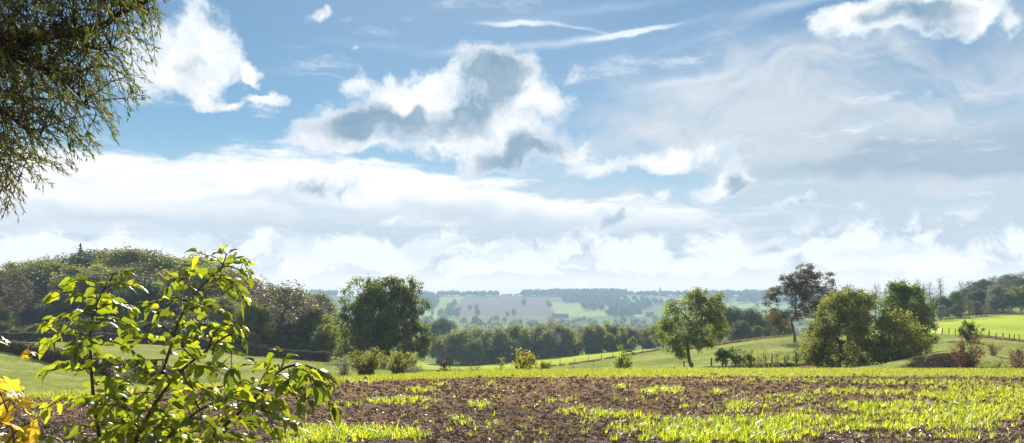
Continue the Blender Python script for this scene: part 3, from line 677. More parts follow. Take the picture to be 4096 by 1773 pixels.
def wood_tree(kind, px, top, d, label, group=None, width=1., rz=None, ground=None):
    """one tree of a kind in photo column px, as tall as to reach photo row top"""
    g = G(px, d) if ground is None else ground
    h = CAMZ - (top - HOR) / F * d - g[2]; s = h / HT[kind]
    rz = random.random() * 6.28 if rz is None else rz
    sc = (s * width * 1.4, s * width * 1.4, s)
    if kind not in PROTO:
        PROTO[kind] = plant_tree(KIND[kind], NAMES[kind], label, 'tree', g, rz, sc, group); return PROTO[kind]
    return clone(PROTO[kind], g, rz, sc, label, group or '')
# ------------------------------------------------------------------ hillside wood on the left, tree by tree
rng = np.random.default_rng(5)
crest = ([-250, -100, 0, 60, 160, 330, 420, 600, 730, 860, 980, 1100, 1200, 1300, 1345], [1130, 1110, 1085, 1045, 1012, 990, 978, 985, 1000, 1045, 1085, 1125, 1140, 1175, 1215])
def crest_y(px): return float(np.interp(px, *crest))
GW = 'trees of the hillside wood'
LBW = dict(beech='olive green rounded tree in the hillside wood behind the far hedge', beech_b='dark green rounded tree in the hillside wood behind the far hedge', hornbeam='yellowing rounded tree in the hillside wood behind the far hedge', thin='brownish thin-leaved tree in the hillside wood behind the far hedge')
spots_ = [(px + rng.normal() * 14, rng.uniform(238, 268), 0.) for px in np.arange(-240, 1330, 84)] + [(px + rng.normal() * 30, rng.uniform(183, 240), 1.) for px in np.linspace(-240, 1330, 30)]
for i, (p, d, fr) in enumerate(spots_):                                # skyline trees first, then those down the slope
    k = ['beech', 'beech_b', 'hornbeam', 'beech', 'hornbeam', 'beech', 'thin', 'beech_b', 'beech_b'][i % 9]
    if fr and 1060 < p < 1190 and d < 205: continue
    top = crest_y(p) + (abs(rng.normal()) * 11 if not fr else 25 + (240 - d) * 2.3 + rng.normal() * 16)
    wood_tree(k, p, top, d, LBW[k], GW, 1.12 + rng.random() * .4)
for i, px in enumerate(np.arange(-260, 1340, 76)):                      # the skirt of the wood, behind the hedge
    p = px + rng.normal() * 15
    wood_tree(['thicket', 'hornbeam', 'thicket', 'thicket'][i % 4], p, 1262 + rng.random() * 50, 168 + rng.normal() * 3, 'low bushy tree at the foot of the hillside wood behind the far hedge', GW, 1.1)
wood_tree('conifer', 322, 974, 250, 'dark spruce tip standing above the skyline of the hillside wood', None, .8)
wood_tree('conifer', 1002, 1078, 240, 'small dark spruce top at the descending end of the hillside wood', None, .5)
wood_tree('thin', 40, 1052, 205, 'open dark-twigged tree at the outer end of the hillside wood with sky showing through', None, 1.0)
wood_tree('thin', 1130, 1118, 168, 'broad brown tree with fine bare twigs standing in front of the hillside wood', None, 1.25, 1.0)
wood_tree('hornbeam', 1255, 1215, 172, 'olive tree at the edge of the wood next to the big oak', None, .9)
wood_tree('beech', 1010, 1200, 160, 'dense olive tree behind the far hedge, beside the brown twiggy tree', None, .95)
wood_tree('hornbeam', 1310, 1290, 160, 'small yellowish tree squeezed against the oak crown', None, .9)

# ------------------------------------------------------------------ row of trees along the valley meadow
GR = 'trees of the row behind the valley meadow'
LBR = dict(slender='slender yellowing birch in the row of trees behind the valley meadow', slender_b='slender green alder in the row of trees behind the valley meadow', hornbeam='broad yellowing tree in the row behind the valley meadow', beech='rounded olive tree in the row behind the valley meadow')
tops = ([1700, 1780, 1830, 1930, 2000, 2060, 2130, 2200, 2260, 2330, 2400, 2450, 2520, 2570, 2640, 2700], [1335, 1330, 1300, 1310, 1303, 1300, 1292, 1277, 1300, 1300, 1288, 1286, 1306, 1310, 1288, 1300])
for i, px in enumerate(np.arange(1800, 2690, 25)):
    k = ['slender_b', 'slender', 'slender_b', 'hornbeam', 'slender', 'slender_b', 'slender_b', 'beech'][i % 8]
    p = px + rng.normal() * 7
    wood_tree(k, p, float(np.interp(p, *tops)) + rng.normal() * 7 + (6 if k == 'beech' else 0), 328 + rng.normal() * 6 + (i % 2) * 9, LBR[k], GR, {'slender': 1.15, 'slender_b': 1.25, 'hornbeam': .72, 'beech': .72}[k])
for i, px in enumerate(np.arange(1815, 2660, 38)):
    p = px + rng.normal() * 12; k = ['thicket', 'hornbeam', 'thicket'][i % 3]
    wood_tree(k, p, float(np.interp(p, *tops)) + 38 + rng.random() * 42, 318 + rng.normal() * 3, 'low dark bushy tree filling the foot of the row behind the valley meadow', GR, .7)
wood_tree('birch', 2195, 1262, 318, 'pale thin birch rising above the row of trees behind the valley meadow', None, 1.1)
wood_tree('birch', 2235, 1330, 312, 'small pale birch at the foot of the row behind the valley meadow', None, .9)
wood_tree('hornbeam', 2650, 1276, 306, 'rounded yellow-olive tree at the high end of the row behind the valley meadow', None, 1.0)
wood_tree('beech', 1745, 1345, 330, 'rounded olive tree by the gravel path next to the oak', None, .7)
wood_tree('silver', 1778, 1330, 338, 'pale grey-green tree by the gravel path beyond the oak', None, .6)
wood_tree('beech_b', 1765, 1262, 450, 'hazy blue-green tree beyond the gravel path', None, .9)

# ------------------------------------------------------------------ trees behind the hill pasture
GP = 'trees behind the hill pasture'
for i, (k, px, top, d, w) in enumerate((('beech_b', 2930, 1215, 275, .85), ('beech_b', 2995, 1225, 270, .9), ('beech', 3060, 1275, 265, .8), ('beech_b', 3120, 1262, 270, .8), ('hornbeam', 3095, 1230, 330, .7), ('beech_b', 2870, 1262, 300, .9), ('beech_b', 2960, 1275, 255, 1.0), ('beech', 3030, 1300, 250, .8))):
    wood_tree(k, px, top, d, 'blue-green tree in the clump behind the hill pasture', GP, w)
wood_tree('birch', 3025, 1212, 300, 'thin pale half-bare tree in the clump behind the hill pasture', None, 1.2)
wood_tree('thin', 3110, 1300, 230, 'reddish brown tree under the tall open tree', None, .9)
wood_tree('hornbeam', 3150, 1300, 225, 'yellow-brown tree at the foot of the tall open tree', None, .8)

# ------------------------------------------------------------------ wood on the right above the green field
GE = 'trees of the wood above the green field'
LBE = dict(beech='olive tree in the wood above the green field', beech_b='dark green tree in the wood above the green field', hornbeam='yellow-green tree in the wood above the green field', thin='brownish twiggy tree in the wood above the green field', silver='pale grey tree in the wood above the green field')
for k, px, top, d, w in (('beech_b', 3770, 1180, 300, .9), ('beech', 3820, 1160, 310, .9), ('beech_b', 3880, 1140, 315, 1.0), ('beech_b', 3920, 1150, 300, 1.0), ('beech', 3740, 1190, 320, .9), ('hornbeam', 3760, 1230, 290, .8), ('beech_b', 3830, 1210, 285, .9), ('beech_b', 3905, 1200, 285, .9), ('beech_b', 3960, 1170, 305, 1.),
                         ('hornbeam', 4010, 1160, 290, .9), ('hornbeam', 4085, 1140, 285, 1.0), ('thin', 4045, 1135, 300, .9), ('thin', 3880, 1195, 272, .7), ('thin', 3945, 1215, 275, .9), ('beech', 4130, 1170, 285, .9), ('beech', 4200, 1150, 290, 1.), ('silver', 3765, 1215, 275, .55), ('thin', 3700, 1225, 290, .8)):
    wood_tree(k, px, top, d, LBE[k], GE, w)
for k, px, top, d in (('beech_b', 3930, 1110, 400), ('thin', 3985, 1100, 410), ('beech_b', 4040, 1090, 415), ('thin', 4095, 1084, 420), ('beech_b', 4150, 1080, 420), ('thin', 3880, 1120, 400), ('beech_b', 4230, 1078, 420), ('thin', 4010, 1108, 395), ('beech_b', 4075, 1105, 395)):
    wood_tree(k, px, top, d, LBE[k], GE, 1.0)
wood_tree('silver', 3985, 1130, 288, 'pale silvery willow with a smooth domed crown in the wood above the green field', None, .75)
for px, top in ((3672, 1112), (3695, 1130), (3760, 1108), (3500, 1130), (3722, 1125), (3838, 1122)):
    wood_tree('bare', px, top, 330, 'thin nearly bare tree top against the sky behind the round tree', 'bare tree tops', .8)

# ------------------------------------------------------------------ far woods in the haze
def far_wood(name, spots, lm, seed, label):
    rg = np.random.default_rng(seed); mb = MB()
    for x, y, z, h in spots:
        n = 130; w = h * (.34 + .12 * rg.random())
        dd = rand_dirs(n, rg); dd[:, 2] = np.abs(dd[:, 2]) * 1.1 - .35 + .1 * rg.random(n)
        bulge = 1 + .25 * np.sin(dd[:, 0] * 5 + rg.random() * 6) * np.cos(dd[:, 1] * 4 + rg.random() * 6)
        c = np.array([x, y, z + h * .5]) + dd * np.array([w, w, h * .52]) * (bulge * (.75 + .3 * rg.random(n)))[:, None]
        a = rand_dirs(n, rg); sd = unit(np.cross(a, rand_dirs(n, rg)))
        mb.leaves(c, a, sd, h * .3, h * .1, .2, np.clip(.4 + rg.normal() * .25 + rg.normal(size=n) * .15, 0, 1))
        mb.tubes(np.array([[x, y, z - 1.]]), np.array([[x, y, z + h * .6]]), h * .03, h * .015, 5)
    o = obj(name, mb.mesh(name, [lm])); return tag(o, label, 'wood', kind='stuff')
def strip(n, px0, px1, d0, d1, h0, h1, seed, py=None):
    rg = np.random.default_rng(seed); out = []
    for i in range(n):
        px = px0 + (px1 - px0) * rg.random(); d = d0 + (d1 - d0) * rg.random(); g = G(px, d); out.append((*g, h0 + (h1 - h0) * rg.random()))
    return out
far_wood('valley_wood', strip(520, 1300, 3400, 900, 1750, 9, 15, 1), L_autumn, 2, 'hazy mixed wood filling the valley floor behind the row of trees')
ridge = []
for a, b, n, h in ((1240, 1345, 40, 20), (1655, 1990, 90, 17), (2000, 2085, 10, 8), (2090, 2200, 60, 20), (2200, 2500, 190, 23), (2470, 2900, 110, 17), (2850, 3420, 170, 20), (3080, 3300, 90, 30)):
    for i in range(n):
        px = rng.uniform(a, b); d = rng.uniform(2880, 3080); g = G(px, d); ridge.append((*g, h * rng.uniform(.7, 1.1)))
far_wood('ridge_wood', ridge, L_dark, 3, 'blue hazy wood along the crest of the far ridge')
def slope_spots(polys, seed):
    rg = np.random.default_rng(seed); out = []
    dd = np.linspace(1350, 3000, 400)
    for (x0, x1, y0, y1, n, h) in polys:
        for i in range(n):
            px = rg.uniform(x0, x1); py = rg.uniform(y0, y1); gy = ground_py(np.full(400, px), dd)
            k = int(np.argmin(abs(gy - py))); g = G(px, dd[k]); out.append((*g, h * rg.uniform(.7, 1.15)))
    return out
far_wood('hillside_wood', slope_spots([(1655, 1745, 1200, 1240, 60, 22), (2250, 2470, 1195, 1215, 90, 18), (2330, 2410, 1215, 1245, 40, 16), (2430, 2600, 1205, 1238, 60, 15), (2430, 2560, 1240, 1275, 40, 14), (2850, 3300, 1190, 1215, 90, 20), (1750, 1830, 1250, 1270, 20, 11), (2600, 2700, 1210, 1225, 14, 12), (1790, 1810, 1225, 1262, 16, 12)], 8), L_dark, 4, 'blue hazy wood on the slopes of the far ridge')
FT = [tuple(x) for x in ((1818, 1222, 16), (1808, 1232, 14), (1880, 1240, 12), (1905, 1239, 13), (1840, 1242, 9), (2095, 1222, 18), (2192, 1225, 15), (2200, 1230, 13), (2055, 1262, 14), (2030, 1265, 10), (1910, 1262, 14), (2568, 1192, 9), (2585, 1205, 9), (2610, 1202, 8), (1730, 1260, 9), (2500, 1212, 12), (2700, 1215, 10))]
def far_tree_mesh(seed, lm):
    rg = np.random.default_rng(seed); mb = MB(); n = 260
    dd = rand_dirs(n, rg); c = np.array([0, 0, .56]) + dd * np.array([.36, .36, .42]) * (.7 + .35 * rg.random(n))[:, None]
    a = rand_dirs(n, rg); mb.leaves(c, a, unit(np.cross(a, rand_dirs(n, rg))), .22, .07, .2, np.clip(.45 + rg.normal(size=n) * .2, 0, 1))
    w = MB(); w.tubes(np.array([[0, 0, -.1]]), np.array([[0, 0, .6]]), .03, .015, 6); return w.mesh('far_trunk', [M_bark]), mb.mesh('far_crown', [lm])
fm = far_tree_mesh(1, L_dark); fm2 = far_tree_mesh(2, L_red)
dd_ = np.linspace(1350, 3000, 600); first = None
for px, py, h in FT:
    k = int(np.argmin(abs(ground_py(np.full(600, px), dd_) - py))); g = G(px, dd_[k])
    lb = 'small hazy blue tree standing on the far hillside fields'
    if first is None: first = plant_tree(fm, 'hillside_tree', lb, 'tree', g, 0, (h, h, h), 'single trees on the far hillside')
    else: clone(first, g, random.random() * 6, (h, h, h), lb, 'single trees on the far hillside')
g = G(1907, 1500); plant_tree(fm2, 'hillside_tree', 'pinkish autumn tree glowing in the hazy valley wood', 'tree', g, 0, (24, 24, 20))
# ------------------------------------------------------------------ hedges
M_hedge = leaf_mat('hedge_twigs', [(0, (.04, .035, .026)), (.5, (.08, .068, .045)), (1, (.14, .125, .07))], .3, (1.5, 1.4, 1.))
def hedge(name, label, pts, h, w, n, seed, leaf=.16):
    """clipped hedge that follows the ground through (px, depth) points"""
    rg = np.random.default_rng(seed); q = smooth_path([G(*p) for p in pts], 14); mb = MB()
    seg = np.linalg.norm(np.diff(q, axis=0), axis=1); cum = np.concatenate([[0], np.cumsum(seg)])
    t = rg.random(n) * cum[-1]; p = np.stack([np.interp(t, cum, q[:, k]) for k in range(3)], 1)
    g2 = np.stack([np.interp(np.minimum(t + .5, cum[-1]), cum, q[:, k]) for k in range(3)], 1) - np.stack([np.interp(np.maximum(t - .5, 0), cum, q[:, k]) for k in range(3)], 1)
    sd = unit(np.stack([-g2[:, 1], g2[:, 0], np.zeros(n)], 1))
    side = rg.random(n); z = np.where(side < .4, h, h * rg.random(n)); o = np.where(side < .4, rg.uniform(-w, w, n), np.where(side < .7, -w, w)) * (1 - .15 * z / h)
    hh = 1 + .06 * np.sin(t * .5) + .05 * np.sin(t * 1.9 + 1)
    p = p + sd * (o + rg.normal(size=n) * .05)[:, None]; p[:, 2] = gz(p[:, 0], p[:, 1]) + z * hh + rg.normal(size=n) * .03
    a = rand_dirs(n, rg); a[:, 2] += .5; a = unit(a); mb.leaves(p, a, unit(np.cross(a, rand_dirs(n, rg))), leaf, leaf * .36, .2, np.clip(.5 + rg.normal(size=n) * .25 + (z > h * .95) * .15, 0, 1))
    body = []                                                   # dense inside
    s = np.arange(0, cum[-1], .8); c = np.stack([np.interp(s, cum, q[:, k]) for k in range(3)], 1); c[:, 2] = gz(c[:, 0], c[:, 1])
    dd = unit(np.gradient(c, axis=0)); nn = unit(np.stack([-dd[:, 1], dd[:, 0], 0 * dd[:, 0]], 1)); k = len(s)
    prof = [(-w * .8, -.2), (-w * .72, h * .9), (w * .72, h * .9), (w * .8, -.2)]
    v = np.stack([c + nn * x + np.array([0, 0, z_]) for x, z_ in prof], 1).reshape(-1, 3)
    f = [[i * 4 + j, i * 4 + j + 1, (i + 1) * 4 + j + 1, (i + 1) * 4 + j] for i in range(k - 1) for j in range(3)] + [[0, 1, 2, 3], [(k - 1) * 4 + j for j in (3, 2, 1, 0)]]
    mb.add(v, f, .3)
    o = obj(name, mb.mesh(name, [M_hedge])); return tag(o, label, 'hedge')
hedge('clipped_hedge', 'long clipped brown hedge running level below the hillside wood', [(-420, 152), (0, 150), (350, 150), (620, 152), (850, 151), (1000, 147), (1180, 146), (1320, 148)], 1.5, .7, 60000, 1, .2)
hedge('clipped_hedge', 'clipped brown hedge running diagonally down the pasture, casting a dark shadow', [(-420, 118), (0, 97), (160, 86), (350, 75), (520, 68), (720, 60)], 1.15, .6, 50000, 2, .14)

L_rb = leaf_mat('leaf_redbrown', [(0, (.06, .03, .024)), (.5, (.12, .062, .045)), (1, (.17, .11, .06))], .45, (1.8, 1.4, 1.1))
# ------------------------------------------------------------------ shrubs
def shrub_meshes(name, seed, H, Wd, nst, ntw, per, leaf, lm, bm=None, sig=.06, up=.75, tint0=.5, low=.15):
    rg = np.random.default_rng(seed); wd = MB(); tips = []
    for i in range(nst):
        a = rg.random() * 6.28; r = Wd * .5 * rg.random() ** .6; h = H * (1 - .45 * (r / (Wd * .5)) ** 2) * (.75 + .3 * rg.random())
        b = np.array([math.cos(a) * r * .2, math.sin(a) * r * .2, -.05]); t = np.array([math.cos(a) * r, math.sin(a) * r, h])
        m = b * .5 + t * .5 + np.array([-.1 * math.cos(a) * r, -.1 * math.sin(a) * r, h * .05])
        sp_ = smooth_path([b, m, t], 5); wd.path(sp_, np.linspace(.012, .004, len(sp_)) * (H ** .7), 5)
        for k in range(ntw):
            s = sp_[int(rg.integers(max(1, int(len(sp_) * low)), len(sp_)))]; d = unit(rg.normal(size=3) + np.array([math.cos(a), math.sin(a), up * 1.4])); l = H * rg.uniform(.06, .18)
            e = s + d * l; wd.tubes(s[None], e[None], .004 * H ** .7, .002 * H ** .7, 4); tips += [e, s + d * l * .5]
        tips.append(t)
    lv = MB(); leaf_cloud(lv, np.array(tips), per, (sig, sig, sig), leaf, rg, tint0=tint0, wr=.33)
    return wd.mesh(name + '_stems', [bm or M_dark]), lv.mesh(name + '_leaves', [lm])
def plant_shrub(m, name, label, loc, sc=1., cat='shrub', group=None, rz=0.):
    t = thing(name, label, cat, loc, group); t.scale = (sc, sc, sc); t.rotation_euler = (0, 0, rz)
    obj('stems', m[0], t); obj('foliage', m[1], t); return t
def shrub(px, base, top, wpx, d, name, label, seed, lm, cat='shrub', group=None, **k):
    s = d / F; H = (base - top) * s; g = G(px, d); H = max(.3, H + (CAMZ - (base - HOR) * s - g[2]))
    a = dict(nst=16, ntw=9, per=9, leaf=.13, sig=.09); a.update(k)
    return plant_shrub(shrub_meshes(name, seed, H, wpx * s, a.pop('nst'), a.pop('ntw'), a.pop('per'), a.pop('leaf'), lm, **a), name, label, g, 1, cat, group)
L_lit = leaf_mat('leaf_bush', [(0, (.06, .085, .02)), (.5, (.11, .14, .035)), (1, (.2, .19, .05))], .5)
shrub(1470, 1500, 1402, 190, 70, 'field_shrub', 'broad light green shrub in front of the oak trunk, with reddish specks', 3, L_lit, nst=30, ntw=9, per=8)
shrub(1595, 1500, 1400, 150, 72, 'field_shrub', 'bushy green shrub below the oak crown on its right flank', 4, L_lit, nst=26, ntw=9, per=8)
shrub(1375, 1500, 1425, 80, 66, 'field_shrub', 'pale feathery shrub beside the oak, at the end of the pasture', 5, L_silver, nst=14, ntw=8, per=5, leaf=.1)
shrub(1655, 1502, 1458, 90, 64, 'field_shrub', 'low grey-green shrub at the foot of the oak shrubs', 6, L_silver, nst=16, ntw=8, per=6, leaf=.09)
shrub(1785, 1497, 1445, 60, 58, 'field_shrub', 'small dark reddish sapling standing on the grass strip', 7, L_red, nst=6, ntw=7, per=7, leaf=.12)
shrub(1832, 1498, 1472, 40, 58, 'field_shrub', 'tiny dark shrub next to the reddish sapling', 8, L_red, nst=5, ntw=6, per=7, leaf=.1)
shrub(1895, 1497, 1450, 80, 57, 'dry_weed', 'thin straw coloured weed standing on the grass strip', 9, L_brown, nst=18, ntw=5, per=2, leaf=.07)
shrub(1998, 1496, 1430, 50, 57, 'field_sapling', 'thin pale sapling on the crest, before the bright meadow', 10, L_lit, nst=6, ntw=6, per=4, leaf=.1)
shrub(2092, 1495, 1398, 110, 57, 'field_shrub', 'upright shrub with orange and green leaves before the bright meadow', 11, L_yell, nst=13, ntw=9, per=8, leaf=.12)
shrub(2172, 1495, 1445, 90, 58, 'field_shrub', 'low spreading green shrub beside the orange-leaved one', 12, L_lit, nst=12, ntw=8, per=8, leaf=.11)
shrub(2488, 1484, 1384, 66, 64, 'field_shrub', 'narrow green shrub standing just in front of the grazing horse', 13, L_green, nst=9, ntw=9, per=9, leaf=.13)
shrub(2285, 1490, 1455, 40, 60, 'dry_weed', 'sparse dry weed between the low shrub and the horse', 14, L_brown, nst=8, ntw=4, per=2, leaf=.06)
shrub(2390, 1486, 1450, 50, 62, 'dry_weed', 'thin dry weed near the narrow shrub by the horse', 15, L_brown, nst=8, ntw=4, per=2, leaf=.06)
shrub(480, 1545, 1455, 110, 52, 'field_shrub', 'grey silvery shrub on the pasture behind the tall green stems', 16, L_silver, nst=18, ntw=9, per=6, leaf=.07)
shrub(860, 1540, 1435, 90, 46, 'dry_weed', 'dry grey-green weed clump at the corner of the field and pasture', 17, L_silver, nst=16, ntw=6, per=3, leaf=.06)
shrub(3870, 1485, 1335, 120, 74, 'red_shrub', 'tall red-brown shrub on the grass before the dark bank', 18, L_rb, nst=18, ntw=11, per=7, leaf=.13, up=.4)
shrub(4062, 1487, 1395, 160, 66, 'red_shrub', 'broad low red-brown shrub on the grassy bank beyond the grass strip', 19, L_rb, nst=24, ntw=10, per=6, leaf=.11, up=.4)
shrub(3882, 1372, 1282, 92, 108, 'field_shrub', 'rounded dark green shrub on the slope under the green field', 20, L_green, nst=16, ntw=9, per=14, leaf=.16, tint0=.3)
shrub(3975, 1420, 1375, 60, 84, 'red_shrub', 'small reddish shrub on the grassy slope between the two red-brown ones', 21, L_rb, nst=9, ntw=7, per=5, leaf=.1)
def crown_tree(px, base, top, wpx, d, seed, label, lm=None, per=26, nt=70, group=None, name='orchard_tree', tint0=.4):
    g = G(px, d); s = d / F; H = CAMZ - (top - HOR) * s - g[2]; Wd = wpx * s
    rg = np.random.default_rng(seed); lob = [(rg.normal() * Wd * .06, 0, H * .6, Wd * .4, Wd * .4, H * .36)] + [(Wd * rg.uniform(.15, .36) * math.cos(a), Wd * .25 * math.sin(a), H * rg.uniform(.3, .8), Wd * rg.uniform(.14, .28), Wd * .25, H * rg.uniform(.1, .2)) for a in (0, 1.6, 3.1, 4.7)]
    return plant_tree(tree_meshes(name, seed, lob, nt, per, (.1, .1, .09), .15, lm or L_green, fork=.2, r_tip=.009, tint0=tint0), name, label, 'tree', g, 0, (1, 1, 1), group)
crown_tree(2890, 1490, 1388, 76, 96, 71, 'small dark bushy tree beside the post, first of three under the hill pasture')
crown_tree(2945, 1490, 1380, 100, 92, 72, 'small tree with a clear trunk between two bushier ones under the hill pasture', per=18)
crown_tree(2998, 1490, 1390, 80, 95, 73, 'small dark bushy tree next to the sparse saplings under the hill pasture')
for px, top, d, lb in ((3060, 1395, 96, 'sparse sapling beside the three small trees under the hill pasture'), (3105, 1385, 99, 'sparse sapling with a thin bare stem below the hill pasture'), (3145, 1392, 102, 'sparse sapling close to the bushy maple, below the hill pasture'), (3030, 1400, 100, 'thin sapling just behind the small bushy trees')):
    crown_tree(px, 1480, top, 46, d, int(px), lb, L_lit, 5, 40, None, 'sapling', .6)
crown_tree(3185, 1470, 1385, 50, 101, 99, 'small dark-leaved tree over a post beside the bushy maple', None, 12, 40, None, 'sapling')

# ------------------------------------------------------------------ fences
M_post = bark_mat('post_wood', (.035, .028, .022), (.12, .10, .08))
mw_, nt, N_, L_ = nodes_of('fence_wire'); pr = N_('ShaderNodeBsdfPrincipled', i_Roughness=.5, i_Metallic=.7); pr.inputs['Base Color'].default_value = (.2, .2, .2, 1); o_ = N_('ShaderNodeOutputMaterial'); L_(pr.outputs[0], o_.inputs[0]); M_wire = mw_
def post_mesh(h, r, seed):
    rg = np.random.default_rng(seed); mb = MB(); n = 8; z = [-.3, 0, h * .5, h * .97, h]
    mb.path([(rg.normal() * .012, rg.normal() * .012, k) for k in z], [r * 1.05, r * 1.05, r, r * .97, r * .7], n); return mb.mesh('fence_post', [M_post])
def fence(name, label, posts, h=1.2, r=.06, wires=(.4, .75, 1.1)):
    g0 = G(*posts[0][:2]); t = thing(name, label, 'fence', g0); top = []; rg = np.random.default_rng(len(label))
    for i, p in enumerate(posts):
        hh = h * (p[2] if len(p) > 2 else rg.uniform(.88, 1.08)); g = G(p[0], p[1]) - g0
        o = obj('post', post_mesh(hh, r * rg.uniform(.8, 1.2), i), t, g); o.rotation_euler = (rg.normal() * .04, rg.normal() * .06, 0); top.append((g, hh))
    mb = MB()
    for (a, ha), (b, hb_) in zip(top[:-1], top[1:]):
        for w in wires: mb.tubes((a + np.array([0, 0, w * ha / h]))[None], (b + np.array([0, 0, w * hb_ / h]))[None], .008, .008, 4)
    if wires: obj('wire', mb.mesh('wire', [M_wire]), t)
    return t
fd = lambda px: float(np.interp(px, [1750, 2230, 2400, 2510, 2720], [150, 168, 185, 200, 216]))
fence('wire_fence', 'post and wire fence between the bright meadow and the duller pasture by the horse', [(p, fd(p)) for p in (2240, 2298, 2352, 2405, 2450, 2570, 2612, 2622, 2635, 2648, 2662)], 1.3)
fence('wire_fence', 'post and wire fence along the brow of the hill pasture behind the small trees', [(p, 186 + (p - 2690) * .01) for p in (2700, 2740, 2775, 2812, 2840, 2870, 2905, 2930, 2972, 3005, 3040, 3085, 3130, 3175)], 1.2, .05)
fence('wire_fence', 'dark post and wire fence under the green field on the slope', [(p, d) for p, d in ((3705, 160), (3740, 155), (3768, 152), (3795, 151), (3822, 150), (3850, 149), (3905, 147), (3955, 145), (3985, 144), (4012, 143), (4038, 143), (4058, 142), (4078, 142), (4110, 141), (4160, 141))], 1.15, .075, (.35, .7, 1.0))
fence('wire_fence', 'weathered post and wire fence along the field edge beside the leaning tree', [(2652, 96, .35), (2697, 98, .45), (2736, 99, .98), (2770, 103, .6), (2846, 105, 1.0), (2905, 104, .7), (3003, 103, 1.0), (3088, 104, 1.1), (3140, 105, .8), (3186, 104, 1.15), (3240, 106, 1.)], 1.1, .085, (.5, .95))
# rough dry growth along the fences
def rough_strip(name, label, pts, n, h, w, lm, seed):
    rg = np.random.default_rng(seed); pts = np.array(pts, float); t = rg.random(n) * (len(pts) - 1); i = t.astype(int); f = t - i
    px = pts[i, 0] * (1 - f) + pts[i + 1, 0] * f; d = pts[i, 1] * (1 - f) + pts[i + 1, 1] * f + rg.normal(size=n) * w; x = (px - 2048) / F * d
    dens = fbm(x * .35 + seed, d * .35, 2); k = dens > .42; x, d = x[k], d[k]; n = len(x)
    b = np.stack([x, d, gz(x, d) - .03], 1); a = unit(np.stack([rg.normal(size=n) * .35, rg.normal(size=n) * .35, np.ones(n)], 1)); hh = h * rg.uniform(.4, 1.15, n)
    mb = MB(); mb.leaves(b, a, unit(np.cross(a, rand_dirs(n, rg))), hh, hh * .09, .2, rg.random(n)); o = obj(name, mb.mesh(name, [lm])); return tag(o, label, 'grass', kind='stuff')
L_dry = leaf_mat('dry_grass', [(0, (.09, .065, .04)), (.5, (.17, .13, .075)), (1, (.22, .2, .10))], .45, (1.4, 1.3, 1.0))
rough_strip('rough_grass', 'dry rough grass along the fence by the horse', [(p, fd(p)) for p in (2200, 2300, 2400, 2500, 2600, 2700)], 9000, .5, .6, L_dry, 31)
rough_strip('rough_grass', 'dry rough grass along the brow of the hill pasture', [(2690, 186), (2900, 188), (3200, 191)], 12000, .6, 1.0, L_dry, 32)
rough_strip('rough_grass', 'dry rough grass along the fence under the green field', [(3690, 162), (3822, 150), (4000, 143), (4250, 140)], 9000, .5, .7, L_dry, 33)
rough_strip('rough_grass', 'dry rough grass on the bank below the small trees', [(2820, 98), (2950, 93), (3080, 91), (3260, 90)], 14000, .45, 1.4, L_dry, 34)
rough_strip('rough_grass', 'tall dull grass at the edge of the field and pasture', [(640, 33), (900, 36), (1150, 42), (1400, 52)], 9000, .5, 1.5, L_dry, 35)
rough_strip('rough_grass', 'dull green grass growing on the slope by the red-brown shrubs', [(3880, 74), (4000, 70), (4200, 62)], 11000, .4, 2.6, L_lit, 36)

# ------------------------------------------------------------------ horse grazing behind the narrow shrub
def skin_body(name, verts, edges, radii, mat, root=0):
    me = bpy.data.meshes.new(name); me.from_pydata(verts, edges, []); me.update()
    o = obj(name, me); m = o.modifiers.new('skin', 'SKIN'); m.use_smooth_shade = True
    sk = me.skin_vertices[0].data
    for i, r in enumerate(radii):
        sk[i].radius = (r, r) if isinstance(r, (int, float)) else r
        sk[i].use_root = i == root
    s = o.modifiers.new('sub', 'SUBSURF'); s.levels = 2; s.render_levels = 2
    dg = bpy.context.evaluated_depsgraph_get(); out = bpy.data.meshes.new_from_object(o.evaluated_get(dg)); bpy.data.objects.remove(o)
    out.name = name; out.materials.clear(); out.materials.append(mat); return out
M_horse = ground_mat('horse_coat', [(.3, (.06, .036, .022)), (.7, (.11, .066, .04))], 3., 5, .6, spec=.3)
M_hair = ground_mat('horse_hair', [(.3, (.02, .015, .012)), (.7, (.05, .035, .025))], 8., 4, .7)
hv = [(.45, 0, 1.12), (.1, 0, 1.1), (-.3, 0, 1.13), (-.62, 0, 1.2), (-.78, 0, 1.28), (.72, 0, 1.22), (-1.02, 0, 1.02), (-1.24, 0, .72), (-1.4, 0, .42), (-1.5, 0, .2),
      (-.6, .17, .95), (-.62, .17, .52), (-.6, .17, .1), (-.66, .17, .03), (-.6, -.17, .95), (-.58, -.17, .52), (-.56, -.17, .1), (-.62, -.17, .03),
      (.6, .18, .95), (.78, .18, .55), (.72, .18, .1), (.66, .18, .03), (.62, -.18, .95), (.82, -.18, .56), (.78, -.18, .1), (.72, -.18, .03), (-1.34, .06, .54), (-1.34, -.06, .54)]
he = [(0, 1), (1, 2), (2, 3), (3, 4), (0, 5), (4, 6), (6, 7), (7, 8), (8, 9), (3, 10), (10, 11), (11, 12), (12, 13), (3, 14), (14, 15), (15, 16), (16, 17), (5, 18), (18, 19), (19, 20), (20, 21), (5, 22), (22, 23), (23, 24), (24, 25)]
hr = [.30, .31, .30, .27, .19, .27, .15, .12, .11, .065, .13, .065, .042, .055, .13, .065, .042, .055, .15, .07, .045, .055, .15, .07, .045, .055, .03, .03]
he = he + []
hv, hr = hv[:26], hr[:26]
ho = thing('horse', 'brown horse grazing with lowered head, half hidden behind the narrow green shrub', 'horse', G(2516, 193)); ho.scale = (.98, .98, .98)
obj('body', skin_body('horse_body', hv, he, hr, M_horse, 1), ho)
mb = MB(); rg = np.random.default_rng(4)
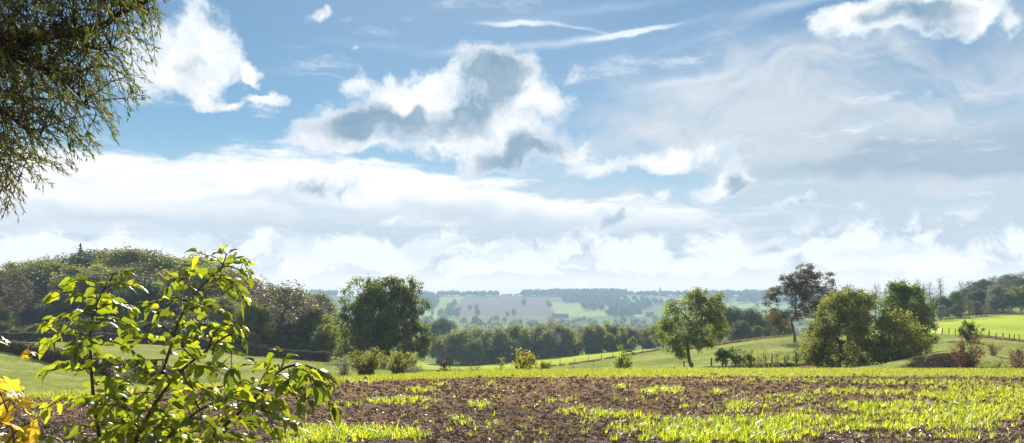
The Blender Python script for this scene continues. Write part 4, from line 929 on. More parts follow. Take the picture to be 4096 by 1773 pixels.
for k in range(60):
    t = rg.random(); b = np.array([-.72 - .5 * t, rg.normal() * .02, 1.42 - .52 * t]); mb.path([b, b + (.05, rg.normal() * .05, -.06), b + (.03, rg.normal() * .09 + .06, -.2)], [.012, .01, .004], 4)
obj('mane', mb.mesh('mane', [M_hair]), ho); mb = MB()
for k in range(40):
    y = rg.normal() * .03; mb.path([(.93, y, 1.28), (1.06, y, 1.15), (1.1 + rg.normal() * .03, y * 1.6, .85), (1.08 + rg.normal() * .05, y * 2, .5)], [.02, .018, .014, .004], 4)
obj('tail', mb.mesh('tail', [M_hair]), ho); mb = MB()
for s in (-1, 1): mb.path([(-1.2, .06 * s, .86), (-1.16, .09 * s, .95), (-1.17, .1 * s, 1.02)], [.03, .028, .004], 5)
obj('ears', mb.mesh('ears', [M_horse]), ho)

# ------------------------------------------------------------------ far buildings
M_wall = ground_mat('house_wall', [(.3, (.5, .47, .42)), (.7, (.6, .57, .52))], .8, 4); M_wallb = ground_mat('brick_wall', [(.3, (.22, .12, .09)), (.7, (.3, .17, .12))], 1., 5)
M_roof = ground_mat('roof_tile', [(.3, (.05, .045, .05)), (.7, (.09, .08, .08))], 1., 5); M_roofp = ground_mat('pale_roof', [(.3, (.5, .5, .5)), (.7, (.62, .62, .62))], 1., 4); M_glass = ground_mat('window_glass', [(.3, (.03, .035, .04)), (.7, (.05, .055, .06))], 1., 2, .15, spec=.5); M_slate = ground_mat('slate', [(.3, (.06, .065, .075)), (.7, (.10, .105, .115))], .6, 4)
def house(px, d, w, dp, hw, hr_, wm, rm, label, rz, name='farmhouse'):
    t = thing(name, label, 'house', G(px, d) - np.array([0, 0, .2])); t.rotation_euler = (0, 0, rz); a, b = w / 2, dp / 2
    mb = MB(); mb.add([(-a, -b, -1), (a, -b, -1), (a, b, -1), (-a, b, -1), (-a, -b, hw), (a, -b, hw), (a, b, hw), (-a, b, hw), (-a, 0, hw + hr_), (a, 0, hw + hr_)], [[0, 1, 5, 4], [2, 3, 7, 6], [1, 2, 6, 5], [3, 0, 4, 7]]); mb.add([(-a, -b, hw), (-a, b, hw), (-a, 0, hw + hr_), (a, -b, hw), (a, b, hw), (a, 0, hw + hr_)], [[0, 2, 1], [3, 4, 5]]); obj('wall', mb.mesh('house_wall', [wm]), t)
    mb = MB(); e = .5; k = hr_ / b
    for s in (-1, 1):
        v = [(-a - e, s * (b + e), hw - k * e), (a + e, s * (b + e), hw - k * e), (a + e, 0, hw + hr_), (-a - e, 0, hw + hr_)]; mb.add(v + [(x, y, z + .3) for x, y, z in v], [[0, 1, 2, 3], [4, 5, 6, 7], [0, 1, 5, 4], [1, 2, 6, 5], [0, 3, 7, 4]])
    rf = obj('roof', mb.mesh('house_roof', [rm]), t); mb = MB(); mb.box((a * .5, .4, hw + hr_ + .5), (.5, .5, 1.0)); obj('chimney', mb.mesh('chimney', [M_wallb]), rf)
    for i in range(4):
        mb = MB(); mb.box((0, 0, 0), (.6, .04, .7)); obj('window', mb.mesh('window', [M_glass]), t, (-a + w * (i + .7) / 4.4, -b - .03, hw * .55))
    mb = MB(); mb.box((0, 0, 0), (.55, .04, 1.05)); obj('door', mb.mesh('door', [M_roof]), t, (0, -b - .03, 1.05)); return t
house(1693, 1640, 24, 11, 5, 5.5, M_wallb, M_roof, 'dark roofed farmhouse in the hazy valley next to the oak crown', .2)
house(2240, 1850, 34, 12, 4.5, 5, M_wallb, M_roof, 'long dark roofed farmhouse at the lower edge of the far green field', -.1)
house(2552, 1800, 18, 10, 6, 5, M_wall, M_roofp, 'pale house with a bright roof among the hazy trees beside the leaning tree', .3)
house(2600, 1900, 16, 9, 5, 5, M_wallb, M_roof, 'small dark roofed house among hazy trees near the pale house', -.3)
ch = thing('village_church', 'tiny grey church with a pointed spire on the far ridge', 'church', G(2640, 2990)); zb = 11.
mb = MB(); mb.box((0, 0, zb * .9 - 4), (3.4, 3.4, zb)); mb.box((0, 0, zb * 1.9 + .3 - 4), (3.9, 3.9, .3)); obj('tower', mb.mesh('church_tower', [M_wallb]), ch)
mb = MB(); a8 = np.arange(8) / 8 * 6.283 + .39; z0 = zb * 1.9 + .6 - 4
v = [(4.2 * math.cos(a), 4.2 * math.sin(a), z0) for a in a8] + [(2.2 * math.cos(a), 2.2 * math.sin(a), z0 + 5) for a in a8] + [(0, 0, z0 + 17)]
mb.add(v, [[i, (i + 1) % 8, 8 + (i + 1) % 8, 8 + i] for i in range(8)]); mb.add(v, [[8 + i, 8 + (i + 1) % 8, 16] for i in range(8)]); obj('spire', mb.mesh('church_spire', [M_slate]), ch)
mb = MB(); mb.add([(3.4, -6, -1), (26, -6, -1), (26, 6, -1), (3.4, 6, -1), (3.4, -6, 10), (26, -6, 10), (26, 6, 10), (3.4, 6, 10)], [[0, 1, 5, 4], [1, 2, 6, 5], [2, 3, 7, 6], [3, 0, 4, 7]]); obj('nave', mb.mesh('church_nave', [M_wallb]), ch)
mb = MB(); mb.add([(3.4, -6.5, 9.8), (26.5, -6.5, 9.8), (26.5, 6.5, 9.8), (3.4, 6.5, 9.8), (3.4, 0, 17), (26.5, 0, 17)], [[0, 1, 5, 4], [3, 2, 5, 4]]); mb.add([(3.41, -6.5, 9.8), (3.41, 6.5, 9.8), (3.41, 0, 17), (26.4, -6.5, 9.8), (26.4, 6.5, 9.8), (26.4, 0, 17)], [[0, 1, 2], [3, 4, 5]]); obj('roof', mb.mesh('church_roof', [M_slate]), ch)
mast = MB(); g = G(2816, 2950)
for s in ((-1, -1), (1, -1), (1, 1), (-1, 1)): mast.tubes(np.array([[s[0] * 1.6, s[1] * 1.6, -1]]), np.array([[s[0] * .4, s[1] * .4, 26.]]), .3, .25, 5)
for z in range(2, 26, 4):
    k = 1.6 - 1.2 * z / 26
    for s0, s1 in (((-1, -1), (1, -1)), ((1, -1), (1, 1)), ((1, 1), (-1, 1)), ((-1, 1), (-1, -1))): mast.tubes(np.array([[s0[0] * k, s0[1] * k, z]]), np.array([[s1[0] * k * .93, s1[1] * k * .93, z + 4.]]), .15, .15, 4)
mast.tubes(np.array([[0, 0, 26.]]), np.array([[0, 0, 31.]]), .2, .12, 5)
o = obj('lattice_mast', mast.mesh('lattice_mast', [M_wire]), None, g); tag(o, 'thin lattice mast on the far ridge above the leaning tree', 'mast')
# ------------------------------------------------------------------ seedlings and grass of the field
L_blade = leaf_mat('grass_blade', [(0, (.07, .12, .012)), (.5, (.13, .20, .018)), (1, (.22, .27, .03))], .6, (3.5, 2.75, .9), .4, .35)
L_turf = leaf_mat('turf_blade', [(0, (.07, .11, .02)), (.5, (.12, .165, .03)), (1, (.20, .22, .06))], .55, (2.7, 2.2, .9), .5, .2)
def blades(mb, base, n_seg, l, w, lean, az, rg, tint):
    """curved tapering blades of grass"""
    m = len(base); t = np.linspace(0, 1, n_seg + 1); d = np.stack([np.cos(az), np.sin(az)], 1); s = np.stack([-np.sin(az), np.cos(az)], 1)
    hx = lean[:, None] * t ** 1.9 * l[:, None]; hz = (t - .28 * lean[:, None] * t ** 2.6)[:, :] * l[:, None]
    c = np.zeros((m, n_seg + 1, 3)); c[..., :2] = base[:, None, :2] + d[:, None] * hx[..., None]; c[..., 2] = base[:, None, 2] + hz
    wd = (w[:, None] * (1 - t ** 1.6) * (.65 + .7 * np.minimum(t * 3, 1) * (1 - t)))[..., None]; sv = np.concatenate([s, np.zeros((m, 1))], 1)[:, None]
    v = np.concatenate([(c - sv * wd)[:, :-1, None], (c + sv * wd)[:, :-1, None]], 2).reshape(m, -1, 3); v = np.concatenate([v, c[:, -1:]], 1); k = v.shape[1]
    i0 = (np.arange(m) * k)[:, None, None]; q = np.array([[2 * i, 2 * i + 1, 2 * i + 3, 2 * i + 2] for i in range(n_seg - 1)]).reshape(-1, 4); tr_ = np.array([[2 * n_seg - 2, 2 * n_seg - 1, 2 * n_seg]])
    tt = np.repeat(tint, k); vv = v.reshape(-1, 3)
    s0 = mb.n; mb.add(vv, (q[None] + i0).reshape(-1, 4) if len(q) else np.zeros((0, 4), int), tt)
    mb.f.setdefault(3, []).append((tr_[None] + i0).reshape(-1, 3) + s0)
# where it has come up: patches and drill-row bands seen in the photograph, as (px, row, half width, half height, strength)
PATCH = [(1380, 1745, 330, 34, 1.3), (1240, 1765, 190, 26, 1.2), (1620, 1757, 110, 20, .9), (2480, 1688, 190, 34, .95), (2750, 1700, 330, 34, 1.2), (2900, 1745, 420, 40, 1.3), (3300, 1700, 400, 40, 1.2), (3700, 1690, 420, 46, 1.3), (3950, 1640, 300, 60, 1.2), (3600, 1630, 330, 26, .9), (3900, 1580, 330, 40, 1.1), (3450, 1575, 300, 18, .9), (3150, 1600, 160, 20, .9), (2950, 1622, 120, 20, 1.1),
  (2690, 1562, 120, 16, 1.0), (2590, 1572, 50, 12, .9), (2860, 1573, 50, 14, 1.0), (2495, 1552, 34, 13, 1.3), (2280, 1600, 60, 16, .9), (2210, 1610, 60, 14, .7), (2350, 1650, 120, 22, .8), (1600, 1608, 180, 15, 1.0), (1910, 1620, 62, 15, 1.2), (1680, 1562, 80, 10, .9), (1760, 1537, 50, 9, .9), (1460, 1530, 90, 9, .9), (1310, 1618, 70, 15, .9), (1400, 1625, 60, 10, .6), (1960, 1540, 30, 14, .8),
  (130, 1628, 70, 13, 1.2), (270, 1600, 90, 12, 1.0), (160, 1660, 40, 10, .5), (1840, 1690, 50, 22, .6), (1970, 1680, 30, 26, .5), (2020, 1590, 110, 9, .5), (3080, 1640, 260, 26, .7), (2750, 1620, 100, 22, .6), (3700, 1535, 420, 14, 1.0), (3250, 1525, 500, 9, .7), (2500, 1512, 500, 6, .7), (2900, 1507, 700, 8, .8), (3780, 1740, 360, 30, .4), (2600, 1745, 200, 30, .7), (3450, 1640, 60, 20, 1.0), (3000, 1600, 700, 60, .10), (3600, 1640, 600, 130, .2), (2350, 1700, 500, 60, .08), (2100, 1740, 300, 20, .18), (1700, 1700, 600, 70, .04), (1300, 1570, 600, 60, .05), (2300, 1540, 900, 30, .08)]
def cover(px, py):
    c = np.zeros(len(px))
    for x, y, a, b, w in PATCH: c = np.maximum(c, w * np.clip(1.15 - ((px - x) / a) ** 2 - ((py - y) / b) ** 2, 0, 1))
    return c
rg = np.random.default_rng(77); NP_ = 150000
d = 1 / rg.uniform(1 / 52., 1 / 9.5, NP_); px = rg.uniform(-350, 4450, NP_)
keep = (d < edge_d(px) * 1.03) & (rg.random(NP_) < np.clip((d / 30.) ** 1.0, .25, 1)); d, px = d[keep], px[keep]
x = (px - 2048) / F * d; py = plane_py(d)
cv = cover(px, py) * np.clip(2.6 * fbm(x * 1.3, d * 1.3, 3) - .45, 0, 1.6) + .008 * (fbm(x * .7 + 5, d * .7, 2) > .55)
# drilled in rows that run across the view
row = .5 + .5 * np.cos(2 * math.pi * (d + .05 * x) / .55)
keep = rg.random(len(d)) < np.clip(cv, 0, 1.2) * (.25 + .75 * row ** 2) * .8; x, d, cv, px = x[keep], d[keep], cv[keep], px[keep]
gb = MB(); nb = rg.integers(4, 8, len(d)); idx = np.repeat(np.arange(len(d)), nb); n = len(idx)
size = (.066 + .05 * np.clip(cv, 0, 1) + .045 * rg.random(len(d))); big_t = rg.random(len(d)) < .03; size = size * np.where(big_t, 1.7, 1.)
bx = x[idx] + rg.normal(size=n) * .022; bd = d[idx] + rg.normal(size=n) * .022; bz = CAMZ - (ground_py(2048 + F * bx / bd, bd) - HOR) / F * bd
l = size[idx] * rg.uniform(.55, 1.25, n); tint = np.clip(.5 + rg.normal(size=len(d))[idx] * .17 + rg.normal(size=n) * .16 - .4 * big_t[idx], 0, 1)
base_ = np.stack([bx, bd, bz], 1); near = bd < 22
for sel, ns in ((near, 4), (~near, 2)):
    blades(gb, base_[sel], ns, l[sel], l[sel] * rg.uniform(.035, .065, sel.sum()), rg.uniform(.25, 1.15, sel.sum()), rg.uniform(0, 6.28, sel.sum()), rg, tint[sel])
tag(obj('grass', gb.mesh('field_grass', [L_blade])), 'bright yellow-green seedlings coming up in patches on the brown field', 'grass', kind='stuff')
print('field blades', n)
# the close turf of the strip beyond the field
vb = MB(); n = 90000; px = rg.uniform(-300, 4500, n); u = rg.random(n); e = edge_d(px)
vw = np.interp(px, [0, 900, 1500, 2100, 2700, 4096], [.5, 1.2, 3.0, 6.0, 7.0, 7.5]); s_e = send(px); d = s_e - .9 + (e * 1.06 - s_e + .9) * u
keep = rg.random(n) < np.interp(px, [0, 1000, 1500, 2000, 4096], [.15, .25, .55, 1, 1]); px, d = px[keep], d[keep]; n = len(d)
x = (px - 2048) / F * d; b = np.stack([x, d, gz(x, d) - .01], 1); l = rg.uniform(.06, .17, n)
blades(vb, b, 2, l, l * rg.uniform(.06, .11, n), rg.uniform(.1, .8, n), rg.uniform(0, 6.28, n), rg, np.clip(.6 + rg.normal(size=n) * .2, 0, 1))
tag(obj('grass', vb.mesh('strip_grass', [L_turf])), 'short bright grass on the strip at the far edge of the field', 'grass', kind='stuff')

pb = MB(); n = 70000; px = rg.uniform(-300, 4400, n); d = 1 / rg.uniform(1 / 190., 1 / 30., n); e = edge_d(px)
x = (px - 2048) / F * d; keep = (d > e * 1.1) & (fbm(x * .22, d * .22, 3) > .47) & ((px < 1350) & (d < 150) | (px > 1900) & (d < np.interp(px, [1900, 2720, 2721, 5000], [150, 210, 180, 138])))
px, d, x = px[keep], d[keep], x[keep]; n = len(d); b = np.stack([x, d, gz(x, d) - .03], 1); l = rg.uniform(.1, .26, n) * np.clip(d / 80, .7, 1.5)
blades(pb, b, 2, l, l * rg.uniform(.08, .16, n), rg.uniform(.2, 1., n), rg.uniform(0, 6.28, n), rg, np.clip(.45 + rg.normal(size=n) * .25, 0, 1))
L_tus = leaf_mat('tussock', [(0, (.09, .11, .03)), (.5, (.17, .19, .06)), (1, (.27, .26, .11))], .5, (1.6, 1.5, 1.0), .6, .05)
tag(obj('grass', pb.mesh('pasture_tussocks', [L_tus])), 'tussocks of dull grass on the pasture slopes', 'grass', kind='stuff')

# ------------------------------------------------------------------ clods and straw on the soil
G_clod = ground_mat('clod', [(.3, (.12, .075, .045)), (.5, (.21, .138, .086)), (.75, (.32, .23, .155))], 14., 6, .9, .8, 60., spec=.2)
ico_v = []; ph = (1 + 5 ** .5) / 2
for a, b_ in ((1, ph), (-1, ph), (1, -ph), (-1, -ph)): ico_v += [(0, a, b_), (a, b_, 0), (b_, 0, a)]
ico_v = unit(np.array(ico_v)); 
_dm = np.linalg.norm(ico_v[:, None] - ico_v[None], axis=2); _e = _dm.min(axis=1, initial=9, where=_dm > .01).max() * 1.05
ico_f = [(i, j, k) for i in range(12) for j in range(i + 1, 12) for k in range(j + 1, 12) if _dm[i, j] < _e and _dm[j, k] < _e and _dm[i, k] < _e]
ico_f = np.array([f if np.dot(np.cross(ico_v[f[1]] - ico_v[f[0]], ico_v[f[2]] - ico_v[f[0]]), ico_v[f[0]]) > 0 else f[::-1] for f in ico_f])
n = 60000; d = 1 / rg.uniform(1 / 46., 1 / 9.5, n); px = rg.uniform(-350, 4450, n); k = d < send(px) * 1.01; d, px = d[k], px[k]; x = (px - 2048) / F * d; n = len(d)
z = CAMZ - (ground_py(px, d) - HOR) / F * d + clod_h(x, d); r = np.minimum(.008 + rg.exponential(.013, n), .055) * np.clip(d / 20, .8, 1.4)
v = ico_v[None] * (1 + .28 * rg.normal(size=(n, 12, 1))) * (r[:, None, None] * rg.uniform(.6, 1.3, (n, 1, 3))) + np.stack([x, d, z + r * .25], 1)[:, None]
cb = MB(); cb.add(v.reshape(-1, 3), (ico_f[None] + (np.arange(n) * 12)[:, None, None]).reshape(-1, 3), np.repeat(rg.random(n), 12))
tag(obj('soil_clods', cb.mesh('soil_clods', [G_clod])), 'crumbled brown clods lying all over the ploughed field', 'soil', kind='stuff')
L_straw = leaf_mat('straw', [(0, (.2, .14, .10)), (.5, (.38, .30, .23)), (1, (.55, .48, .42))], .1, (1, 1, 1), .5, .4)
n = 5200; d = 1 / rg.uniform(1 / 44., 1 / 9.5, n); px = rg.uniform(-350, 4450, n); k = d < send(px) * .99; d, px = d[k], px[k]; x = (px - 2048) / F * d; n = len(d)
z = CAMZ - (ground_py(px, d) - HOR) / F * d + clod_h(x, d) + .025; a = np.stack([rg.normal(size=n), rg.normal(size=n) * .7, rg.normal(size=n) * .18], 1); a = unit(a); l = rg.uniform(.04, .16, n) * np.where(rg.random(n) < .06, 2., 1.)
sb = MB(); c = np.stack([x, d, z], 1); sb.tubes(c - a * l[:, None] / 2, c + a * l[:, None] / 2, rg.uniform(.003, .008, n), rg.uniform(.002, .006, n), 4, rg.random(n))
m = n // 2; sb.leaves(c[:m] + rg.normal(size=(m, 3)) * [.3, .3, .0], unit(a[:m] + [0, 0, .15]), unit(np.cross(a[:m], rand_dirs(m, rg))), rg.uniform(.03, .09, m), rg.uniform(.008, .02, m), .3, rg.random(m))
tag(obj('straw_litter', sb.mesh('straw_litter', [L_straw])), 'pale maize stubble and straw bits scattered over the brown soil', 'straw', kind='stuff')

# ------------------------------------------------------------------ tall leafy shrub close to the camera
L_shrub = leaf_mat('leaf_shrub', [(0, (.025, .05, .010)), (.45, (.055, .11, .015)), (1, (.12, .19, .026))], .55, (5.2, 3.2, .8), .4, .35)
def ovate_leaves(mb, c, a, side, l, rg, tint, droop=.35, wr=.27, serr=.0):
    """broad pointed leaves, folded along the midrib and bending down to the tip"""
    t = np.array([0, .06, .16, .27, .38, .5, .62, .74, .86, .95, 1.]); w = np.array([.0, .42, .84, .98, 1.0, .94, .82, .62, .38, .17, 0.]) * wr
    w = w * (1 + serr * np.array([0, 1, -1, 1, -1, 1, -1, 1, -1, 1, 0])); m = len(c); k = len(t)
    nr = np.cross(a, side); nr *= np.sign(nr[:, 2:3] + 1e-6); bend = droop * rg.uniform(.3, 1.6, m)
    mid = c[:, None] + a[:, None] * (t[None, :, None] * l[:, None, None]) - np.array([0, 0, 1.]) * (bend[:, None] * t[None] ** 2 * l[:, None])[..., None]
    wob = 1 + .12 * rg.normal(size=(m, k)); fold = rg.uniform(.05, .5, m)
    off = side[:, None] * (w[None] * wob * l[:, None])[..., None]; up = nr[:, None] * (w[None] * l[:, None] * fold[:, None])[..., None]
    v = np.stack([mid, mid + off + up, mid - off + up], 2).reshape(m, -1, 3)
    q = np.array([[3 * i, 3 * i + 3, 3 * i + 4, 3 * i + 1] for i in range(k - 1)] + [[3 * i, 3 * i + 2, 3 * i + 5, 3 * i + 3] for i in range(k - 1)])
    mb.add(v.reshape(-1, 3), (q[None] + (np.arange(m) * 3 * k)[:, None, None]).reshape(-1, 4), np.repeat(tint, 3 * k))
D0 = 3.0
sr = np.random.default_rng(12)
sh = thing('leafy_shrub', 'tall bright green leafy shrub with arching stems close in front', 'shrub', (P(560, 1773, D0)[0], D0, float(gz(-1.2, 3))))
so_ = np.array(sh.location)
lf = MB(); twigs_mb = MB()
def leafy_twig(path, r0, r1, gap, l0, start=.12, tip=True):
    """twig with leaves set in turn on both sides, the way the plant holds them"""
    q = smooth_path(path, 6); s = np.concatenate([[0], np.cumsum(np.linalg.norm(np.diff(q, axis=0), axis=1))]); Lq = s[-1]
    twigs_mb.path(q - so_, np.linspace(r0, r1, len(q)), 6)
    tt = np.arange(start * Lq, Lq * .99, gap); C_, A_, S_, Ln = [], [], [], []
    for i, t in enumerate(tt):
        p = np.array([np.interp(t, s, q[:, k]) for k in range(3)]); p2 = np.array([np.interp(min(t + .01, Lq), s, q[:, k]) for k in range(3)]); p1 = np.array([np.interp(max(t - .01, 0), s, q[:, k]) for k in range(3)])
        d = unit(p2 - p1); up = np.array([0, 0, 1.]); lat = unit(np.cross(d, up) + 1e-6)
        sgn = 1 if i % 2 else -1
        for sg in ((sgn,) if sr.random() < .55 else (1, -1)):
            a = unit(d * sr.uniform(.35, .8) + lat * sg * sr.uniform(.5, 1.) + up * sr.uniform(-.35, .35) + sr.normal(size=3) * .18); fn = np.array([0, -.75, .6]) + sr.normal(size=3) * .8
            C_.append(p); A_.append(a); S_.append(unit(np.cross(fn, a))); Ln.append(l0 * sr.uniform(.65, 1.2) * (1 - .25 * (t / Lq)))
    if tip:
        d = unit(q[-1] - q[-3])
        for k in range(3):
            a = unit(d + sr.normal(size=3) * .45); C_.append(q[-1]); A_.append(a); S_.append(unit(np.cross(a, np.array([0, 0, 1.]) + sr.normal(size=3) * .4))); Ln.append(l0 * sr.uniform(.55, 1.))
    C_, A_, S_, Ln = map(np.array, (C_, A_, S_, Ln)); m = len(C_)
    st = C_ + A_ * .012; twigs_mb.tubes(C_ - so_, st - so_, .0013, .001, 4)
    ovate_leaves(lf, st - so_, A_, S_, Ln, sr, np.clip(.5 + sr.normal(size=m) * .22, 0, 1), .42, .265, .08)
def Q(px, py, dz=0.): return P(px, py, D0 + dz)
stems = [ # main stems as (px, row, depth offset); the first comes from the ground
 [(420, 2050, .05), (400, 1773, .05), (376, 1605, 0), (364, 1448, -.02), (360, 1338, 0), (376, 1245, .04), (415, 1158, .06), (438, 1122, .08)],
 [(500, 2050, .1), (540, 1773, .1), (603, 1644, .05), (705, 1503, 0), (830, 1400, -.05), (924, 1338, -.1), (985, 1362, -.14)],
 [(520, 2050, .15), (575, 1760, .18), (620, 1620, .18), (650, 1495, .2), (689, 1370, .2), (720, 1276, .22), (783, 1174, .25), (853, 1103, .25), (905, 1066, .27), (975, 1085, .3)],
 [(640, 2080, -.1), (760, 1850, -.1), (838, 1761, -.1), (963, 1644, -.12), (1040, 1570, -.15), (1125, 1480, -.15), (1225, 1462, -.2), (1300, 1540, -.22), (1328, 1615, -.22)],
 [(560, 2050, -.2), (600, 1850, -.2), (690, 1730, -.25), (800, 1640, -.3), (900, 1600, -.3), (1010, 1610, -.33)],
]
for st in stems:
    q = smooth_path([Q(*p) for p in st], 6); twigs_mb.path(q - so_, np.linspace(.0075, .0022, len(q)), 7)
T = [ # side twigs: (from, over, tip)
 [(438, 1125, .08), (455, 1100, .06), (480, 1100, .05)], [(415, 1158, .06), (470, 1130, .0), (530, 1150, -.05)], [(420, 1150, .06), (350, 1120, .1), (300, 1125, .15)], [(395, 1200, .05), (310, 1165, .1), (232, 1178, .12)], [(376, 1245, .04), (450, 1215, -.05), (522, 1225, -.1)],
 [(372, 1260, .03), (280, 1252, .1), (196, 1290, .15)], [(366, 1300, 0), (450, 1275, -.1), (525, 1305, -.15)], [(360, 1345, 0), (270, 1330, .05), (188, 1362, .1)], [(362, 1400, 0), (450, 1365, .1), (530, 1408, .12)], [(364, 1448, 0), (420, 1440, -.15), (445, 1500, -.2)],
 [(366, 1480, 0), (280, 1460, .12), (190, 1485, .2)], [(370, 1540, 0), (440, 1510, .12), (490, 1530, .2)], [(374, 1600, 0), (280, 1590, .1), (192, 1628, .15)], [(380, 1640, 0), (460, 1620, -.1), (520, 1640, -.15)], [(392, 1720, .04), (300, 1700, -.05), (195, 1745, -.1)],
 [(400, 1760, .05), (470, 1720, .15), (540, 1700, .2)], [(360, 1380, 0), (330, 1370, -.2), (310, 1400, -.3)], [(382, 1230, .05), (400, 1180, .25), (430, 1190, .35)],
 [(900, 1068, .27), (860, 1030, .25), (800, 1015, .25)], [(880, 1085, .26), (905, 1020, .2), (890, 1008, .18)], [(905, 1066, .27), (960, 1030, .35), (1000, 1105, .4)], [(853, 1103, .25), (800, 1080, .35), (770, 1075, .4)], [(840, 1115, .25), (920, 1120, .1), (970, 1185, .05)],
 [(783, 1174, .25), (720, 1110, .3), (672, 1140, .35)], [(790, 1165, .25), (880, 1140, .3), (940, 1170, .35)], [(760, 1210, .24), (690, 1190, .15), (600, 1215, .1)], [(740, 1245, .23), (820, 1220, .1), (880, 1250, .05)], [(720, 1276, .22), (650, 1235, .35), (640, 1260, .4)],
 [(712, 1300, .21), (780, 1290, .3), (850, 1310, .4)], [(700, 1340, .2), (620, 1295, .15), (545, 1325, .1)], [(689, 1370, .2), (620, 1350, .3), (560, 1365, .35)], [(690, 1372, .2), (770, 1350, .05), (840, 1350, 0)], [(665, 1440, .2), (590, 1440, .1), (510, 1440, .05)], [(650, 1495, .2), (560, 1490, .1), (500, 1520, .1)],
 [(924, 1338, -.1), (940, 1290, -.05), (960, 1300, -.05)], [(830, 1400, -.05), (860, 1330, -.1), (905, 1300, -.15)], [(860, 1380, -.06), (920, 1400, -.2), (925, 1465, -.25)], [(780, 1440, -.03), (740, 1400, -.15), (730, 1370, -.2)], [(760, 1460, -.02), (840, 1470, -.15), (900, 1500, -.2)], [(705, 1503, 0), (640, 1520, -.2), (580, 1510, -.25)], [(690, 1520, 0), (780, 1530, .1), (850, 1560, .15)],
 [(650, 1580, .02), (580, 1570, -.1), (500, 1590, -.15)], [(640, 1600, .03), (720, 1600, .12), (800, 1650, .15)], [(603, 1644, .05), (530, 1640, .2), (470, 1660, .25)], [(580, 1690, .07), (660, 1680, -.1), (730, 1720, -.12)], [(560, 1730, .1), (490, 1740, -.05), (430, 1700, -.1)], [(550, 1760, .1), (620, 1760, .2), (700, 1790, .25)],
 [(1125, 1480, -.15), (1135, 1420, -.12), (1105, 1405, -.1)], [(1125, 1480, -.15), (1060, 1450, -.05), (1005, 1460, 0)], [(1180, 1465, -.18), (1230, 1490, -.3), (1260, 1540, -.35)], [(1225, 1462, -.2), (1290, 1490, -.15), (1320, 1530, -.1)], [(1250, 1475, -.2), (1250, 1540, -.25), (1240, 1590, -.3)], [(1080, 1530, -.15), (1150, 1540, -.3), (1190, 1600, -.35)], [(1040, 1570, -.15), (980, 1520, -.05), (930, 1540, 0)], [(1000, 1610, -.14), (1090, 1610, -.25), (1150, 1680, -.3)],
 [(963, 1644, -.12), (890, 1620, 0), (840, 1600, .05)], [(930, 1675, -.12), (1010, 1680, 0), (1080, 1720, .05)], [(880, 1720, -.1), (800, 1700, -.25), (740, 1690, -.3)], [(850, 1750, -.1), (930, 1740, -.25), (1000, 1770, -.3)], [(1010, 1610, -.33), (1060, 1640, -.35), (1090, 1700, -.38)], [(900, 1600, -.3), (940, 1570, -.4), (990, 1560, -.4)], [(800, 1640, -.3), (780, 1590, -.4), (820, 1560, -.45)], [(700, 1720, -.25), (640, 1700, -.4), (600, 1740, -.45)], [(760, 1670, -.28), (830, 1690, -.4), (880, 1760, -.45)],
 [(620, 1620, .18), (560, 1600, .3), (500, 1560, .35)], [(600, 1680, .18), (680, 1640, .3), (760, 1620, .35)], [(575, 1760, .18), (650, 1720, .3), (700, 1660, .35)], [(650, 1780, -.2), (720, 1770, -.3), (800, 1790, -.35)], [(470, 1800, .1), (430, 1760, -.05), (350, 1770, -.1)], [(900, 1790, -.1), (960, 1790, .0), (1040, 1800, .05)],
 [(400, 1773, .05), (330, 1790, .1), (260, 1780, .1)], [(392, 1700, .04), (440, 1670, .15), (490, 1690, .2)], [(540, 1773, .1), (600, 1740, .25), (650, 1740, .3)], [(575, 1720, .1), (520, 1690, -.1), (460, 1720, -.15)], [(690, 1730, -.25), (730, 1780, -.35), (790, 1800, -.4)], [(838, 1761, -.1), (800, 1780, .05), (740, 1790, .1)], [(700, 1700, -.2), (640, 1640, -.3), (590, 1640, -.35)], [(604, 1644, .05), (540, 1600, .1), (480, 1600, .1)], [(640, 1590, .1), (700, 1560, .25), (760, 1560, .3)], [(940, 1660, -.12), (900, 1680, -.25), (850, 1690, -.3)], [(1060, 1550, -.15), (1110, 1500, -.25), (1160, 1510, -.3)], [(378, 1620, 0), (430, 1580, -.15), (470, 1560, -.2)],
]
for t_ in T: leafy_twig([Q(*p) for p in t_], .0028, .0012, .025, .054)
for st in stems: leafy_twig([Q(*p) for p in st[1:]], .001, .0008, .055, .055, .05)
ls = lf.mesh('shrub_leaves', [L_shrub], True)
obj('stems', twigs_mb.mesh('shrub_stems', [M_dark]), sh); obj('foliage', ls, sh)

# ------------------------------------------------------------------ yellow vine at the corner
L_vine = leaf_mat('leaf_vine', [(0, (.16, .14, .02)), (.5, (.34, .25, .02)), (1, (.45, .30, .03))], .55, (2.1, 1.9, 1.0), .4, .4)
vn = thing('yellow_vine', 'yellow-leaved creeper reaching in at the corner beside the field', 'vine', (P(-120, 1773, 2.3)[0], 2.3, float(gz(-1.4, 2.3)))); vo = np.array(vn.location); vr = np.random.default_rng(8)
def R_(px, py, dz=0.): return P(px, py, 2.3 + dz)
vt = MB(); vl = MB()
VT = [[(-180, 2050), (-160, 1800), (-120, 1600), (-80, 1450), (-40, 1385), (40, 1400), (110, 1418), (150, 1412)], [(-150, 2050), (-60, 1800), (-20, 1650), (30, 1600), (60, 1620)], [(-100, 2050), (40, 1830), (50, 1720), (20, 1620), (-10, 1540)], [(-100, 1980), (10, 1800), (70, 1720), (120, 1690)], [(-120, 1600), (-60, 1560), (-20, 1560), (10, 1590)]]
for v_ in VT: q = smooth_path([R_(*p) for p in v_], 6); vt.path(q - vo, np.linspace(.004, .0014, len(q)), 6)
